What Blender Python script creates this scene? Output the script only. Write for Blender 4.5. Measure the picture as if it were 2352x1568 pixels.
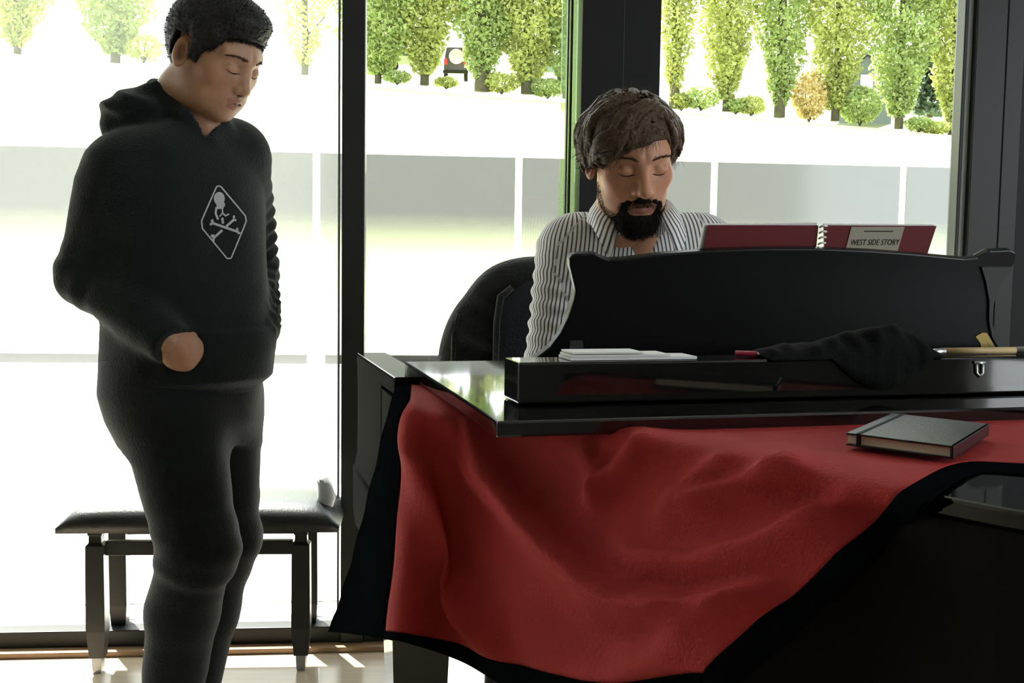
import bpy, bmesh, math, random
import numpy as np
from mathutils import Vector, Matrix
from mathutils.bvhtree import BVHTree

for o in list(bpy.data.objects):
    bpy.data.objects.remove(o, do_unlink=True)
scene = bpy.context.scene
COL = scene.collection
rng = np.random.default_rng(7)
random.seed(7)

# ------------------------------------------------------------------ camera
FPX, CX, CY, CAMH = 2600.0, 1176.0, 784.0, 1.16
PITCH, ROLL = math.atan(209.0 / FPX), 0.015
_f = Vector((0, math.cos(PITCH), -math.sin(PITCH)))
_r0 = Vector((1, 0, 0)); _u0 = Vector((0, math.sin(PITCH), math.cos(PITCH)))
_r = _r0 * math.cos(ROLL) + _u0 * math.sin(ROLL)
_u = _u0 * math.cos(ROLL) - _r0 * math.sin(ROLL)
EYE = Vector((0, 0, CAMH))
cam_d = bpy.data.cameras.new('camera'); cam = bpy.data.objects.new('camera', cam_d)
COL.objects.link(cam)
m = Matrix.Identity(4)
for i in range(3):
    m[i][0], m[i][1], m[i][2], m[i][3] = _r[i], _u[i], -_f[i], EYE[i]
cam.matrix_world = m
cam_d.sensor_width = 36.0; cam_d.lens = 36.0 * FPX / 2352.0
cam_d.clip_start = 0.05; cam_d.clip_end = 500
scene.camera = cam

# ------------------------------------------------------------------ world, sun, exposure
scene.view_settings.view_transform = 'Standard'
scene.view_settings.look = 'None'
scene.view_settings.gamma = 1.0
scene.view_settings.use_curve_mapping = False
scene.view_settings.exposure = 0.95
w = bpy.data.worlds.new('sky'); scene.world = w; w.use_nodes = True
bg = w.node_tree.nodes['Background']
bg.inputs['Color'].default_value = (0.90, 0.96, 1.0, 1); bg.inputs['Strength'].default_value = 3.2
sun_d = bpy.data.lights.new('sun', 'SUN'); sun = bpy.data.objects.new('sun', sun_d); COL.objects.link(sun)
sun_d.energy = 26.0; sun_d.angle = 0.02; sun_d.color = (1.0, 0.96, 0.88)
sun.rotation_euler = Vector((0.45, -0.72, -1.15)).to_track_quat('-Z', 'Y').to_euler()

# ------------------------------------------------------------------ pixel helpers (frame 2352 x 1568)
def ray(px, py):
    return (_f + _r * ((px - CX) / FPX) + _u * ((CY - py) / FPX))
def pt(px, py, y):
    d = ray(px, py); return EYE + d * (y / d.y)
def ptz(px, py, z):
    d = ray(px, py); return EYE + d * ((z - CAMH) / d.z)
def ptp(px, py, p0, n):
    d = ray(px, py); return EYE + d * ((p0 - EYE).dot(n) / d.dot(n))
def V3(*a): return Vector(a)

# ------------------------------------------------------------------ materials
def mat(name, col, rough=0.6, spec=0.5, metal=0.0, bump=0.0, bscale=40.0, var=0.0, vscale=6.0, coat=0.0, sheen=0.0, alpha_trans=0.0, sss=0.0, stretch=None):
    mt = bpy.data.materials.new(name); mt.use_nodes = True
    nt = mt.node_tree; b = nt.nodes['Principled BSDF']
    b.inputs['Base Color'].default_value = (*col, 1)
    b.inputs['Roughness'].default_value = rough
    b.inputs['Specular IOR Level'].default_value = spec
    b.inputs['Metallic'].default_value = metal
    b.inputs['Coat Weight'].default_value = coat
    b.inputs['Coat Roughness'].default_value = 0.03
    b.inputs['Sheen Weight'].default_value = sheen
    if sss:
        b.inputs['Subsurface Weight'].default_value = sss
        b.inputs['Subsurface Radius'].default_value = (0.012, 0.004, 0.002)
        b.inputs['Subsurface Scale'].default_value = 1.0
    tc = nt.nodes.new('ShaderNodeTexCoord')
    src = tc.outputs['Object']
    if stretch:
        mp = nt.nodes.new('ShaderNodeMapping'); mp.inputs['Scale'].default_value = stretch
        nt.links.new(src, mp.inputs['Vector']); src = mp.outputs['Vector']
    if var:
        n = nt.nodes.new('ShaderNodeTexNoise'); n.inputs['Scale'].default_value = vscale; n.inputs['Detail'].default_value = 5
        nt.links.new(src, n.inputs['Vector'])
        mx = nt.nodes.new('ShaderNodeMix'); mx.data_type = 'RGBA'
        mx.inputs['A'].default_value = (*[c * (1 - var) for c in col], 1)
        mx.inputs['B'].default_value = (*[min(1, c * (1 + var)) for c in col], 1)
        nt.links.new(n.outputs['Fac'], mx.inputs['Factor'])
        nt.links.new(mx.outputs['Result'], b.inputs['Base Color'])
    if bump:
        n2 = nt.nodes.new('ShaderNodeTexNoise'); n2.inputs['Scale'].default_value = bscale; n2.inputs['Detail'].default_value = 4
        nt.links.new(src, n2.inputs['Vector'])
        bp = nt.nodes.new('ShaderNodeBump'); bp.inputs['Strength'].default_value = bump; bp.inputs['Distance'].default_value = 0.01
        nt.links.new(n2.outputs['Fac'], bp.inputs['Height']); nt.links.new(bp.outputs['Normal'], b.inputs['Normal'])
    return mt

def srgb(r, g, b):
    f = lambda c: (c / 255 / 12.92) if c / 255 <= 0.04045 else ((c / 255 + 0.055) / 1.055) ** 2.4
    return (f(r), f(g), f(b))

M = {}
M['floor'] = mat('floor_wood', (0.66, 0.55, 0.40), 0.16, 0.8, coat=0.5, var=0.15, vscale=3, stretch=(1, 14, 1))
M['wall'] = mat('wall_paint', (0.22, 0.215, 0.205), 0.9, 0.2, var=0.04)
M['ceil'] = mat('ceiling_paint', (0.30, 0.30, 0.29), 0.95, 0.2, var=0.03)
M['frame'] = mat('frame_dark_aluminium', (0.016, 0.018, 0.018), 0.45, 0.4, var=0.15, vscale=30)
M['column'] = mat('column_black_paint', (0.008, 0.009, 0.010), 0.55, 0.3, var=0.2, vscale=8)
M['framegrey'] = mat('frame_seal_grey', (0.22, 0.24, 0.23), 0.5, 0.4, var=0.1)
M['oakstrip'] = mat('oak_strip', (0.35, 0.22, 0.12), 0.5, 0.4, var=0.2, stretch=(2, 20, 1))
M['concrete'] = mat('pale_paving', (0.72, 0.71, 0.68), 0.9, 0.2, var=0.05, vscale=2)
M['kerb'] = mat('white_kerb', (0.75, 0.75, 0.73), 0.8, 0.2, var=0.04)
M['railmetal'] = mat('rail_grey_metal', (0.022, 0.021, 0.020), 0.7, 0.1, metal=0.0, var=0.1)
M['postmetal'] = mat('post_pale_metal', (0.75, 0.76, 0.76), 0.35, 0.5, metal=0.2, var=0.05)
M['lawn'] = mat('pale_dry_lawn', (0.46, 0.50, 0.24), 0.95, 0.1, var=0.15, vscale=0.4)
M['bark'] = mat('poplar_bark', (0.06, 0.055, 0.035), 0.9, 0.2, var=0.35, bump=0.5, bscale=8, vscale=3)
M['piano'] = mat('piano_black_lacquer', (0.006, 0.006, 0.006), 0.06, 0.5, coat=0.6, var=0.2)
M['pianoside'] = mat('piano_satin_side', (0.012, 0.011, 0.010), 0.75, 0.02, var=0.2)
M['pianomatt'] = mat('piano_satin_black', (0.005, 0.005, 0.0048), 0.35, 0.3, var=0.2)
M['deskwing'] = mat('desk_edge_satin_grey', (0.055, 0.055, 0.055), 0.45, 0.5, var=0.1)
M['brass'] = mat('brass', (0.55, 0.40, 0.14), 0.35, 0.5, metal=0.9, var=0.1)
M['steel'] = mat('steel', (0.55, 0.55, 0.55), 0.3, 0.5, metal=0.9, var=0.1)
M['keys'] = mat('key_ivory', (0.75, 0.73, 0.66), 0.3, 0.5, var=0.02)
M['red'] = mat('red_cotton', (0.36, 0.028, 0.028), 0.85, 0.2, bump=0.25, bscale=250, var=0.12, vscale=25)
M['redblack'] = mat('black_cotton_border', (0.0035, 0.0048, 0.0056), 0.95, 0.0, bump=0.25, bscale=250, var=0.2)
M['notebook'] = mat('notebook_black_cover', (0.012, 0.013, 0.014), 0.28, 0.5, bump=0.08, bscale=300, var=0.15)
M['paper'] = mat('paper_cream', (0.72, 0.66, 0.52), 0.8, 0.2, var=0.04)
M['paperwhite'] = mat('paper_white', (0.8, 0.8, 0.8), 0.7, 0.2, var=0.02)
M['folder'] = mat('folder_red_card', (0.15, 0.014, 0.017), 0.5, 0.4, var=0.12, vscale=10)
M['labelpaper'] = mat('label_beige_paper', (0.42, 0.38, 0.30), 0.7, 0.2, var=0.05)
M['ink'] = mat('ink_black', (0.012, 0.011, 0.010), 0.7, 0.2, var=0.2)
M['scarf'] = mat('scarf_black_knit', (0.006, 0.0065, 0.0065), 0.95, 0.1, bump=0.15, bscale=180, var=0.25)
M['pencil'] = mat('pencil_wood', (0.50, 0.36, 0.17), 0.5, 0.4, var=0.15, stretch=(1, 20, 20))
M['pinkred'] = mat('pen_crimson', (0.5, 0.03, 0.08), 0.35, 0.5, var=0.05)
M['leather'] = mat('black_leatherette', (0.012, 0.016, 0.018), 0.38, 0.5, bump=0.1, bscale=160, var=0.15)
M['benchwood'] = mat('bench_black_wood', (0.022, 0.022, 0.021), 0.4, 0.45, var=0.25, vscale=12)
M['footmetal'] = mat('bench_foot_metal', (0.35, 0.36, 0.38), 0.35, 0.5, metal=0.5, var=0.15, vscale=60)
M['hoodie'] = mat('hoodie_black_fleece', (0.0105, 0.0145, 0.0145), 0.95, 0.15, bump=0.35, bscale=220, var=0.25, vscale=9, sheen=0.12)
M['trousers'] = mat('trousers_black_jersey', (0.0115, 0.0150, 0.0165), 0.9, 0.2, bump=0.3, bscale=240, var=0.25, vscale=9, sheen=0.15)
M['padglare'] = mat('pad_glare_grey', (0.45, 0.48, 0.50), 0.4, 0.4, var=0.1)  # glare at the bench end, painted as pale grey
M['print'] = mat('print_pale_grey', (0.42, 0.44, 0.44), 0.8, 0.2, var=0.08, vscale=60)
M['shoe'] = mat('shoe_black', (0.012, 0.012, 0.012), 0.5, 0.4, var=0.2)
M['undershirt'] = mat('undershirt_black', (0.012, 0.009, 0.009), 0.9, 0.2, var=0.2)
M['jeans'] = mat('dark_trousers', (0.015, 0.018, 0.028), 0.9, 0.2, bump=0.3, bscale=200, var=0.2)
M['jacket'] = mat('jacket_dark_cloth', (0.010, 0.012, 0.010), 0.9, 0.2, bump=0.4, bscale=140, var=0.3, vscale=7, sheen=0.3)
M['jacketnavy'] = mat('jacket_lining_navy', (0.006, 0.008, 0.014), 0.7, 0.3, bump=0.2, bscale=140, var=0.3)
M['hairblack'] = mat('hair_black', (0.010, 0.009, 0.008), 0.55, 0.35, bump=0.35, bscale=130, var=0.4, vscale=60)
M['hairbrown'] = mat('hair_dark_brown', (0.080, 0.050, 0.028), 0.5, 0.25, bump=0.5, bscale=160, var=0.5, vscale=60)
M['beard'] = mat('beard_dark_brown', (0.016, 0.011, 0.008), 0.8, 0.2, bump=1.0, bscale=320, var=0.5, vscale=120)
M['brow'] = mat('eyebrow_hair', (0.075, 0.045, 0.030), 0.8, 0.2, bump=0.8, bscale=300, var=0.4, vscale=120)
M['eyewhite'] = mat('eye_white', (0.6, 0.57, 0.53), 0.2, 0.5, var=0.03)
M['tyre'] = mat('tyre_black', (0.02, 0.02, 0.02), 0.8, 0.2, var=0.2)
M['carglass'] = mat('car_glass', (0.05, 0.07, 0.08), 0.1, 0.6, var=0.1)
M['cargrey'] = mat('car_paint_silver', (0.45, 0.46, 0.47), 0.3, 0.5, metal=0.2, var=0.05)
M['cardark'] = mat('car_paint_dark', (0.06, 0.05, 0.06), 0.3, 0.5, var=0.1)
M['carblue'] = mat('car_paint_steel_blue', (0.20, 0.27, 0.36), 0.3, 0.5, var=0.05)
M['carlight'] = mat('tail_light_red', (0.6, 0.04, 0.06), 0.3, 0.5, var=0.05)
M['whitepaint'] = mat('white_paint', (0.85, 0.85, 0.85), 0.5, 0.4, var=0.02)
M['vanblue'] = mat('pale_blue_paint', (0.55, 0.62, 0.75), 0.4, 0.4, var=0.05)
M['stone'] = mat('villa_wall', (0.07, 0.085, 0.09), 0.9, 0.2, var=0.2)

def leaf_mat(name, col, trans):
    mt = bpy.data.materials.new(name); mt.use_nodes = True
    nt = mt.node_tree; nt.nodes.clear()
    out = nt.nodes.new('ShaderNodeOutputMaterial')
    d = nt.nodes.new('ShaderNodeBsdfDiffuse'); t = nt.nodes.new('ShaderNodeBsdfTranslucent')
    mx = nt.nodes.new('ShaderNodeMixShader'); mx.inputs[0].default_value = 0.5
    tc = nt.nodes.new('ShaderNodeTexCoord')
    n = nt.nodes.new('ShaderNodeTexNoise'); n.inputs['Scale'].default_value = 0.9; n.inputs['Detail'].default_value = 3
    nt.links.new(tc.outputs['Object'], n.inputs['Vector'])
    for sh, c in ((d, col), (t, trans)):
        m2 = nt.nodes.new('ShaderNodeMix'); m2.data_type = 'RGBA'
        m2.inputs['A'].default_value = (*[x * 0.55 for x in c], 1); m2.inputs['B'].default_value = (*[min(1, x * 1.35) for x in c], 1)
        nt.links.new(n.outputs['Fac'], m2.inputs['Factor']); nt.links.new(m2.outputs['Result'], sh.inputs['Color'])
    nt.links.new(d.outputs[0], mx.inputs[1]); nt.links.new(t.outputs[0], mx.inputs[2])
    nt.links.new(mx.outputs[0], out.inputs['Surface'])
    return mt
M['leaf_yellow'] = leaf_mat('leaf_yellow_green', (0.31, 0.34, 0.12), (0.47, 0.50, 0.17))
M['leaf_green'] = leaf_mat('leaf_fresh_green', (0.26, 0.325, 0.125), (0.39, 0.465, 0.175))
M['leaf_dark'] = leaf_mat('leaf_dark_green', (0.09, 0.125, 0.10), (0.11, 0.15, 0.11))
M['leaf_gold'] = leaf_mat('leaf_golden', (0.46, 0.38, 0.18), (0.60, 0.48, 0.22))

def glass_mat(name, tint, refl, dust=0.0, dustcol=(0.9, 0.92, 0.9)):
    mt = bpy.data.materials.new(name); mt.use_nodes = True
    nt = mt.node_tree; nt.nodes.clear()
    out = nt.nodes.new('ShaderNodeOutputMaterial')
    tr = nt.nodes.new('ShaderNodeBsdfTransparent'); tr.inputs[0].default_value = (*tint, 1)
    gl = nt.nodes.new('ShaderNodeBsdfGlossy'); gl.inputs['Roughness'].default_value = 0.02
    fr = nt.nodes.new('ShaderNodeFresnel'); fr.inputs['IOR'].default_value = 1.45
    mu = nt.nodes.new('ShaderNodeMath'); mu.operation = 'MULTIPLY'; mu.inputs[1].default_value = refl
    nt.links.new(fr.outputs[0], mu.inputs[0])
    mx = nt.nodes.new('ShaderNodeMixShader'); nt.links.new(mu.outputs[0], mx.inputs[0])
    nt.links.new(tr.outputs[0], mx.inputs[1]); nt.links.new(gl.outputs[0], mx.inputs[2])
    last = mx.outputs[0]
    if dust:
        tl = nt.nodes.new('ShaderNodeBsdfTranslucent'); tl.inputs[0].default_value = (*dustcol, 1)
        tc = nt.nodes.new('ShaderNodeTexCoord'); n = nt.nodes.new('ShaderNodeTexNoise'); n.inputs['Scale'].default_value = 1.3; n.inputs['Detail'].default_value = 4
        nt.links.new(tc.outputs['Object'], n.inputs['Vector'])
        ma = nt.nodes.new('ShaderNodeMath'); ma.operation = 'MULTIPLY_ADD'; ma.inputs[1].default_value = dust * 0.4; ma.inputs[2].default_value = dust * 0.8
        nt.links.new(n.outputs['Fac'], ma.inputs[0])
        m2 = nt.nodes.new('ShaderNodeMixShader'); nt.links.new(ma.outputs[0], m2.inputs[0])
        nt.links.new(last, m2.inputs[1]); nt.links.new(tl.outputs[0], m2.inputs[2]); last = m2.outputs[0]
    nt.links.new(last, out.inputs['Surface'])
    return mt
M['glass'] = glass_mat('window_glass', (0.97, 0.98, 0.97), 0.6)
M['glassdust'] = glass_mat('window_glass_dusty', (0.97, 0.98, 0.97), 0.6, dust=0.045)
M['glassedge'] = glass_mat('glass_edge_green', (0.70, 0.82, 0.58), 0.8, dust=0.12, dustcol=(0.5, 0.62, 0.38))

def reflection_fade(name):
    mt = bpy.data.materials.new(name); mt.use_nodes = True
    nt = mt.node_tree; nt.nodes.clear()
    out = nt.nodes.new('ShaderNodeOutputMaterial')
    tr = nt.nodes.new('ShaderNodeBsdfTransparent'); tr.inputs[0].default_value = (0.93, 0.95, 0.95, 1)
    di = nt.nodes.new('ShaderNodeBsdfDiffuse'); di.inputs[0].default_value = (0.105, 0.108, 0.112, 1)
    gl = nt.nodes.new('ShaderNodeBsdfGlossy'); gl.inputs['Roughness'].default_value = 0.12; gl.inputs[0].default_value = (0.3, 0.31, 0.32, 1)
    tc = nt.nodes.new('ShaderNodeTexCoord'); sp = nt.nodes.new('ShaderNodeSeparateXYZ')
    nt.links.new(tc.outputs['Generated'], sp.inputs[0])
    cr = nt.nodes.new('ShaderNodeValToRGB')          # reflection and glare painted in: grey at the pane top, clear lower down
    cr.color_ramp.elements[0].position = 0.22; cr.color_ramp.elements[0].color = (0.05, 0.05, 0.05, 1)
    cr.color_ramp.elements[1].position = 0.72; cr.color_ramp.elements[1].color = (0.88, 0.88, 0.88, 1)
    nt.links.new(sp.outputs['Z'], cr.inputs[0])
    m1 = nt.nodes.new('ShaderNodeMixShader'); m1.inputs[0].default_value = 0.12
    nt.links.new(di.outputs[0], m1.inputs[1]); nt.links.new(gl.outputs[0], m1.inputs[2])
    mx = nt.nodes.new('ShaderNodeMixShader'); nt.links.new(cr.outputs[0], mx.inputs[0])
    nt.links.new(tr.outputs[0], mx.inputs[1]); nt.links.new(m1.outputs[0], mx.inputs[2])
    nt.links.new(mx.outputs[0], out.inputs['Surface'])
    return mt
M['reflection_fade'] = reflection_fade('reflection_fade_glass')

def attr_mat(name, attr, rough, spec=0.4, sss=0.0, bump=0.0, bscale=300):
    mt = mat(name, (0.5, 0.5, 0.5), rough, spec, bump=bump, bscale=bscale, sss=sss)
    nt = mt.node_tree; a = nt.nodes.new('ShaderNodeAttribute'); a.attribute_name = attr
    nz = nt.nodes.new('ShaderNodeTexNoise'); nz.inputs['Scale'].default_value = 90; nz.inputs['Detail'].default_value = 4
    tc = nt.nodes.new('ShaderNodeTexCoord'); nt.links.new(tc.outputs['Object'], nz.inputs['Vector'])
    hs = nt.nodes.new('ShaderNodeHueSaturation')
    mr = nt.nodes.new('ShaderNodeMapRange'); mr.inputs['To Min'].default_value = 0.86; mr.inputs['To Max'].default_value = 1.14
    nt.links.new(nz.outputs['Fac'], mr.inputs['Value']); nt.links.new(mr.outputs['Result'], hs.inputs['Value'])
    nt.links.new(a.outputs['Color'], hs.inputs['Color'])
    nt.links.new(hs.outputs['Color'], nt.nodes['Principled BSDF'].inputs['Base Color'])
    return mt
M['skin'] = attr_mat('skin', 'skin', 0.5, 0.4, sss=0.25, bump=0.06, bscale=350)

def stripe_mat():
    mt = mat('shirt_striped_cotton', (0.8, 0.8, 0.8), 0.85, 0.2, bump=0.1, bscale=300)
    nt = mt.node_tree; a = nt.nodes.new('ShaderNodeAttribute'); a.attribute_name = 'stripe'
    mu = nt.nodes.new('ShaderNodeMath'); mu.operation = 'MULTIPLY'; mu.inputs[1].default_value = 1 / 0.0092
    fr = nt.nodes.new('ShaderNodeMath'); fr.operation = 'FRACT'
    cr = nt.nodes.new('ShaderNodeValToRGB'); cr.color_ramp.interpolation = 'LINEAR'
    e = cr.color_ramp.elements
    e[0].position = 0.52; e[0].color = (0.90, 0.90, 0.91, 1); e[1].position = 0.60; e[1].color = (0.13, 0.125, 0.13, 1)
    x = e.new(0.91); x.color = (0.13, 0.125, 0.13, 1); x = e.new(0.99); x.color = (0.90, 0.90, 0.91, 1)
    nt.links.new(a.outputs['Fac'], mu.inputs[0]); nt.links.new(mu.outputs[0], fr.inputs[0])
    nt.links.new(fr.outputs[0], cr.inputs[0]); nt.links.new(cr.outputs[0], nt.nodes['Principled BSDF'].inputs['Base Color'])
    return mt
M['shirt'] = stripe_mat()
M['collar'] = M['shirt']

# ------------------------------------------------------------------ object helpers
def link(o, parent=None):
    COL.objects.link(o)
    if parent is not None:
        o.parent = parent
        if parent.type == 'EMPTY':
            o.matrix_parent_inverse = Matrix.Translation(-parent.location)
        else:
            o.matrix_parent_inverse = parent.matrix_basis.inverted() if parent.parent is None else Matrix.Identity(4)
    return o
def tag(o, label=None, cat=None, group=None, kind=None):
    if label: o['label'] = label
    if cat: o['category'] = cat
    if group: o['group'] = group
    if kind: o['kind'] = kind
    return o
def thing(name, loc, label, cat, group=None):
    o = bpy.data.objects.new(name, None); COL.objects.link(o); o.location = loc
    o.empty_display_size = 0.1
    return tag(o, label, cat, group)
def struct_root(name, loc=(0, 0, 0)):
    o = bpy.data.objects.new(name, None); COL.objects.link(o); o.location = loc; o['kind'] = 'structure'
    return o
def mesh_obj(name, verts, faces, material, parent=None, smooth=False):
    me = bpy.data.meshes.new(name)
    me.from_pydata([tuple(v) for v in verts], [], [tuple(int(i) for i in f) for f in faces])
    me.validate(); me.update()
    bm = bmesh.new(); bm.from_mesh(me); bmesh.ops.recalc_face_normals(bm, faces=bm.faces); bm.to_mesh(me); bm.free()
    if smooth:
        me.polygons.foreach_set('use_smooth', [True] * len(me.polygons))
    me.materials.append(M[material] if isinstance(material, str) else material)
    return link(bpy.data.objects.new(name, me), parent)
class MB:
    def __init__(s): s.v = []; s.f = []
    def box(s, o, ex, ey, ez):
        """parallelepiped from corner o with edge vectors"""
        b = len(s.v); o = Vector(o); ex = Vector(ex); ey = Vector(ey); ez = Vector(ez)
        s.v += [o, o + ex, o + ex + ey, o + ey, o + ez, o + ex + ez, o + ex + ey + ez, o + ey + ez]
        s.f += [(b, b + 3, b + 2, b + 1), (b + 4, b + 5, b + 6, b + 7), (b, b + 1, b + 5, b + 4), (b + 1, b + 2, b + 6, b + 5), (b + 2, b + 3, b + 7, b + 6), (b + 3, b, b + 4, b + 7)]
        return s
    def cbox(s, c, sx, sy, sz, rz=0.0):
        cx, sn = math.cos(rz), math.sin(rz); ex = V3(cx, sn, 0) * sx; ey = V3(-sn, cx, 0) * sy; ez = V3(0, 0, sz)
        return s.box(Vector(c) - ex / 2 - ey / 2 - ez / 2, ex, ey, ez)
    def prism(s, poly, off):
        b = len(s.v); n = len(poly); off = Vector(off)
        s.v += [Vector(p) for p in poly] + [Vector(p) + off for p in poly]
        s.f += [tuple(range(b, b + n))[::-1], tuple(range(b + n, b + 2 * n))]
        for i in range(n):
            j = (i + 1) % n; s.f.append((b + i, b + j, b + n + j, b + n + i))
        return s
    def tube(s, pts, rad, n=10, caps=True, flat=None):
        pts = [Vector(p) for p in pts]
        if not hasattr(rad, '__len__'): rad = [rad] * len(pts)
        b = len(s.v); prev = None
        for i, p in enumerate(pts):
            t = (pts[min(i + 1, len(pts) - 1)] - pts[max(i - 1, 0)]).normalized()
            if prev is None:
                a = t.orthogonal().normalized() if flat is None else (flat - t * flat.dot(t)).normalized()
            else:
                a = (prev - t * prev.dot(t)).normalized()
            prev = a; c = t.cross(a)
            for k in range(n):
                g = 2 * math.pi * k / n; s.v.append(p + (a * math.cos(g) + c * math.sin(g)) * rad[i])
        for i in range(len(pts) - 1):
            for k in range(n):
                k2 = (k + 1) % n
                s.f.append((b + i * n + k, b + i * n + k2, b + (i + 1) * n + k2, b + (i + 1) * n + k))
        if caps:
            s.f.append(tuple(b + k for k in range(n))[::-1]); e = b + (len(pts) - 1) * n
            s.f.append(tuple(e + k for k in range(n)))
        return s
    def lathe(s, base, prof, n=20, axis=None):
        base = Vector(base); ax = Vector(axis or (0, 0, 1)).normalized(); a = ax.orthogonal().normalized(); c = ax.cross(a); b = len(s.v)
        for r, h in prof:
            for k in range(n):
                g = 2 * math.pi * k / n; s.v.append(base + ax * h + (a * math.cos(g) + c * math.sin(g)) * r)
        for i in range(len(prof) - 1):
            for k in range(n):
                k2 = (k + 1) % n; s.f.append((b + i * n + k, b + i * n + k2, b + (i + 1) * n + k2, b + (i + 1) * n + k))
        s.f.append(tuple(b + k for k in range(n))[::-1]); e = b + (len(prof) - 1) * n; s.f.append(tuple(e + k for k in range(n)))
        return s
    def build(s, name, material, parent=None, smooth=False, bevel=0.0, seg=2):
        o = mesh_obj(name, s.v, s.f, material, parent, smooth)
        if bevel:
            md = o.modifiers.new('bevel', 'BEVEL'); md.width = bevel; md.segments = seg; md.limit_method = 'ANGLE'; md.angle_limit = 0.6
            md.harden_normals = False
        return o

# ------------------------------------------------------------------ implicit surfaces (numpy signed distances + surface nets)
def smin(a, b, k):
    h = np.clip(0.5 + 0.5 * (b - a) / k, 0, 1); return b * (1 - h) + a * h - k * h * (1 - h)
def smax(a, b, k): return -smin(-a, -b, k)
def cone(P, a, b, ra, rb):
    a = np.asarray(a, np.float32); b = np.asarray(b, np.float32); d = b - a
    q = P - a; h = np.clip((q @ d) / max(float(d @ d), 1e-9), 0, 1)
    return np.linalg.norm(q - h[:, None] * d, axis=1) - (ra + (rb - ra) * h)
def ell(P, c, r, R=None):
    q = P - np.asarray(c, np.float32)
    if R is not None: q = q @ R
    r = np.asarray(r, np.float32)
    k0 = np.linalg.norm(q / r, axis=1); k1 = np.linalg.norm(q / (r * r), axis=1)
    return k0 * (k0 - 1) / np.maximum(k1, 1e-6)
def loft(P, secs, Rv, Fv, n=2.3):
    """secs: (z, cx, cy, a, b) stacked elliptical sections; Rv, Fv unit horizontal axes"""
    s = np.array(sorted(secs), np.float32); z = P[:, 2]
    cx, cy, a, b = (np.interp(z, s[:, 0], s[:, i]) for i in (1, 2, 3, 4))
    dx = P[:, 0] - cx; dy = P[:, 1] - cy
    u = dx * Rv[0] + dy * Rv[1]; v = dx * Fv[0] + dy * Fv[1]
    k = (np.abs(u / a) ** n + np.abs(v / b) ** n) ** (1 / n)
    d = (k - 1) * np.minimum(a, b)
    return np.maximum(d, np.maximum(s[0, 0] - z, z - s[-1, 0]))
def surface_nets(fn, lo, hi, h, chunk=600000):
    lo = np.array(lo, np.float32); hi = np.array(hi, np.float32)
    n = np.ceil((hi - lo) / h).astype(int) + 1
    ax = [lo[i] + h * np.arange(n[i], dtype=np.float32) for i in range(3)]
    # coarse pass: only evaluate near the surface
    G = np.stack(np.meshgrid(*ax, indexing='ij'), -1).reshape(-1, 3)
    st = 4
    cidx = [np.unique(np.append(np.arange(0, n[i], st), n[i] - 1)) for i in range(3)]
    CG = np.stack(np.meshgrid(*[ax[i][cidx[i]] for i in range(3)], indexing='ij'), -1).reshape(-1, 3)
    CV = fn(CG).reshape([len(c) for c in cidx])
    near = np.ones(n, bool)
    ii = [np.clip(np.round(np.arange(n[i]) / st).astype(int), 0, len(cidx[i]) - 1) for i in range(3)]
    CVf = CV[np.ix_(*ii)]
    near = np.abs(CVf) < h * st * 2.2
    Vv = CVf.reshape(-1).astype(np.float32).copy()
    sel = np.nonzero(near.reshape(-1))[0]
    for i in range(0, len(sel), chunk):
        s = sel[i:i + chunk]; Vv[s] = fn(G[s])
    Vg = Vv.reshape(n); ins = Vg < 0
    c = [ins[dx:n[0] - 1 + dx, dy:n[1] - 1 + dy, dz:n[2] - 1 + dz] for dx in (0, 1) for dy in (0, 1) for dz in (0, 1)]
    cnt = sum(x.astype(np.int8) for x in c)
    act = (cnt > 0) & (cnt < 8)
    ci = np.argwhere(act)
    idm = -np.ones(act.shape, np.int64); idm[act] = np.arange(len(ci))
    offs = np.array([(x, y, z) for x in (0, 1) for y in (0, 1) for z in (0, 1)])
    vals = np.stack([Vg[ci[:, 0] + o[0], ci[:, 1] + o[1], ci[:, 2] + o[2]] for o in offs], 1)
    acc = np.zeros((len(ci), 3), np.float32); num = np.zeros(len(ci), np.float32)
    for a in range(8):
        for b in range(a + 1, 8):
            if np.abs(offs[a] - offs[b]).sum() != 1: continue
            va, vb = vals[:, a], vals[:, b]; mk = (va < 0) != (vb < 0)
            t = np.where(mk, va / np.where(mk, va - vb, 1), 0)
            p = offs[a] + t[:, None] * (offs[b] - offs[a])
            acc += np.where(mk[:, None], p, 0); num += mk
    verts = lo + (ci + acc / num[:, None]) * h
    quads = []
    for axis in range(3):
        o1, o2 = [(1, 2), (2, 0), (0, 1)][axis]
        sl0 = [slice(None)] * 3; sl1 = [slice(None)] * 3
        sl0[axis] = slice(0, n[axis] - 1); sl1[axis] = slice(1, n[axis])
        for d in (o1, o2):
            sl0[d] = slice(1, n[d] - 1); sl1[d] = slice(1, n[d] - 1)
        A = ins[tuple(sl0)]; B = ins[tuple(sl1)]
        e = np.argwhere(A != B)
        if len(e) == 0: continue
        sgn = A[e[:, 0], e[:, 1], e[:, 2]]
        e = e.copy(); e[:, o1] += 1; e[:, o2] += 1
        def cid(a, b):
            x = e.copy(); x[:, o1] += a; x[:, o2] += b; return idm[x[:, 0], x[:, 1], x[:, 2]]
        q = np.stack([cid(-1, -1), cid(0, -1), cid(0, 0), cid(-1, 0)], 1)
        q[~sgn] = q[~sgn][:, ::-1]
        quads.append(q)
    q = np.concatenate(quads)
    return verts, q[(q >= 0).all(1)]
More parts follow.
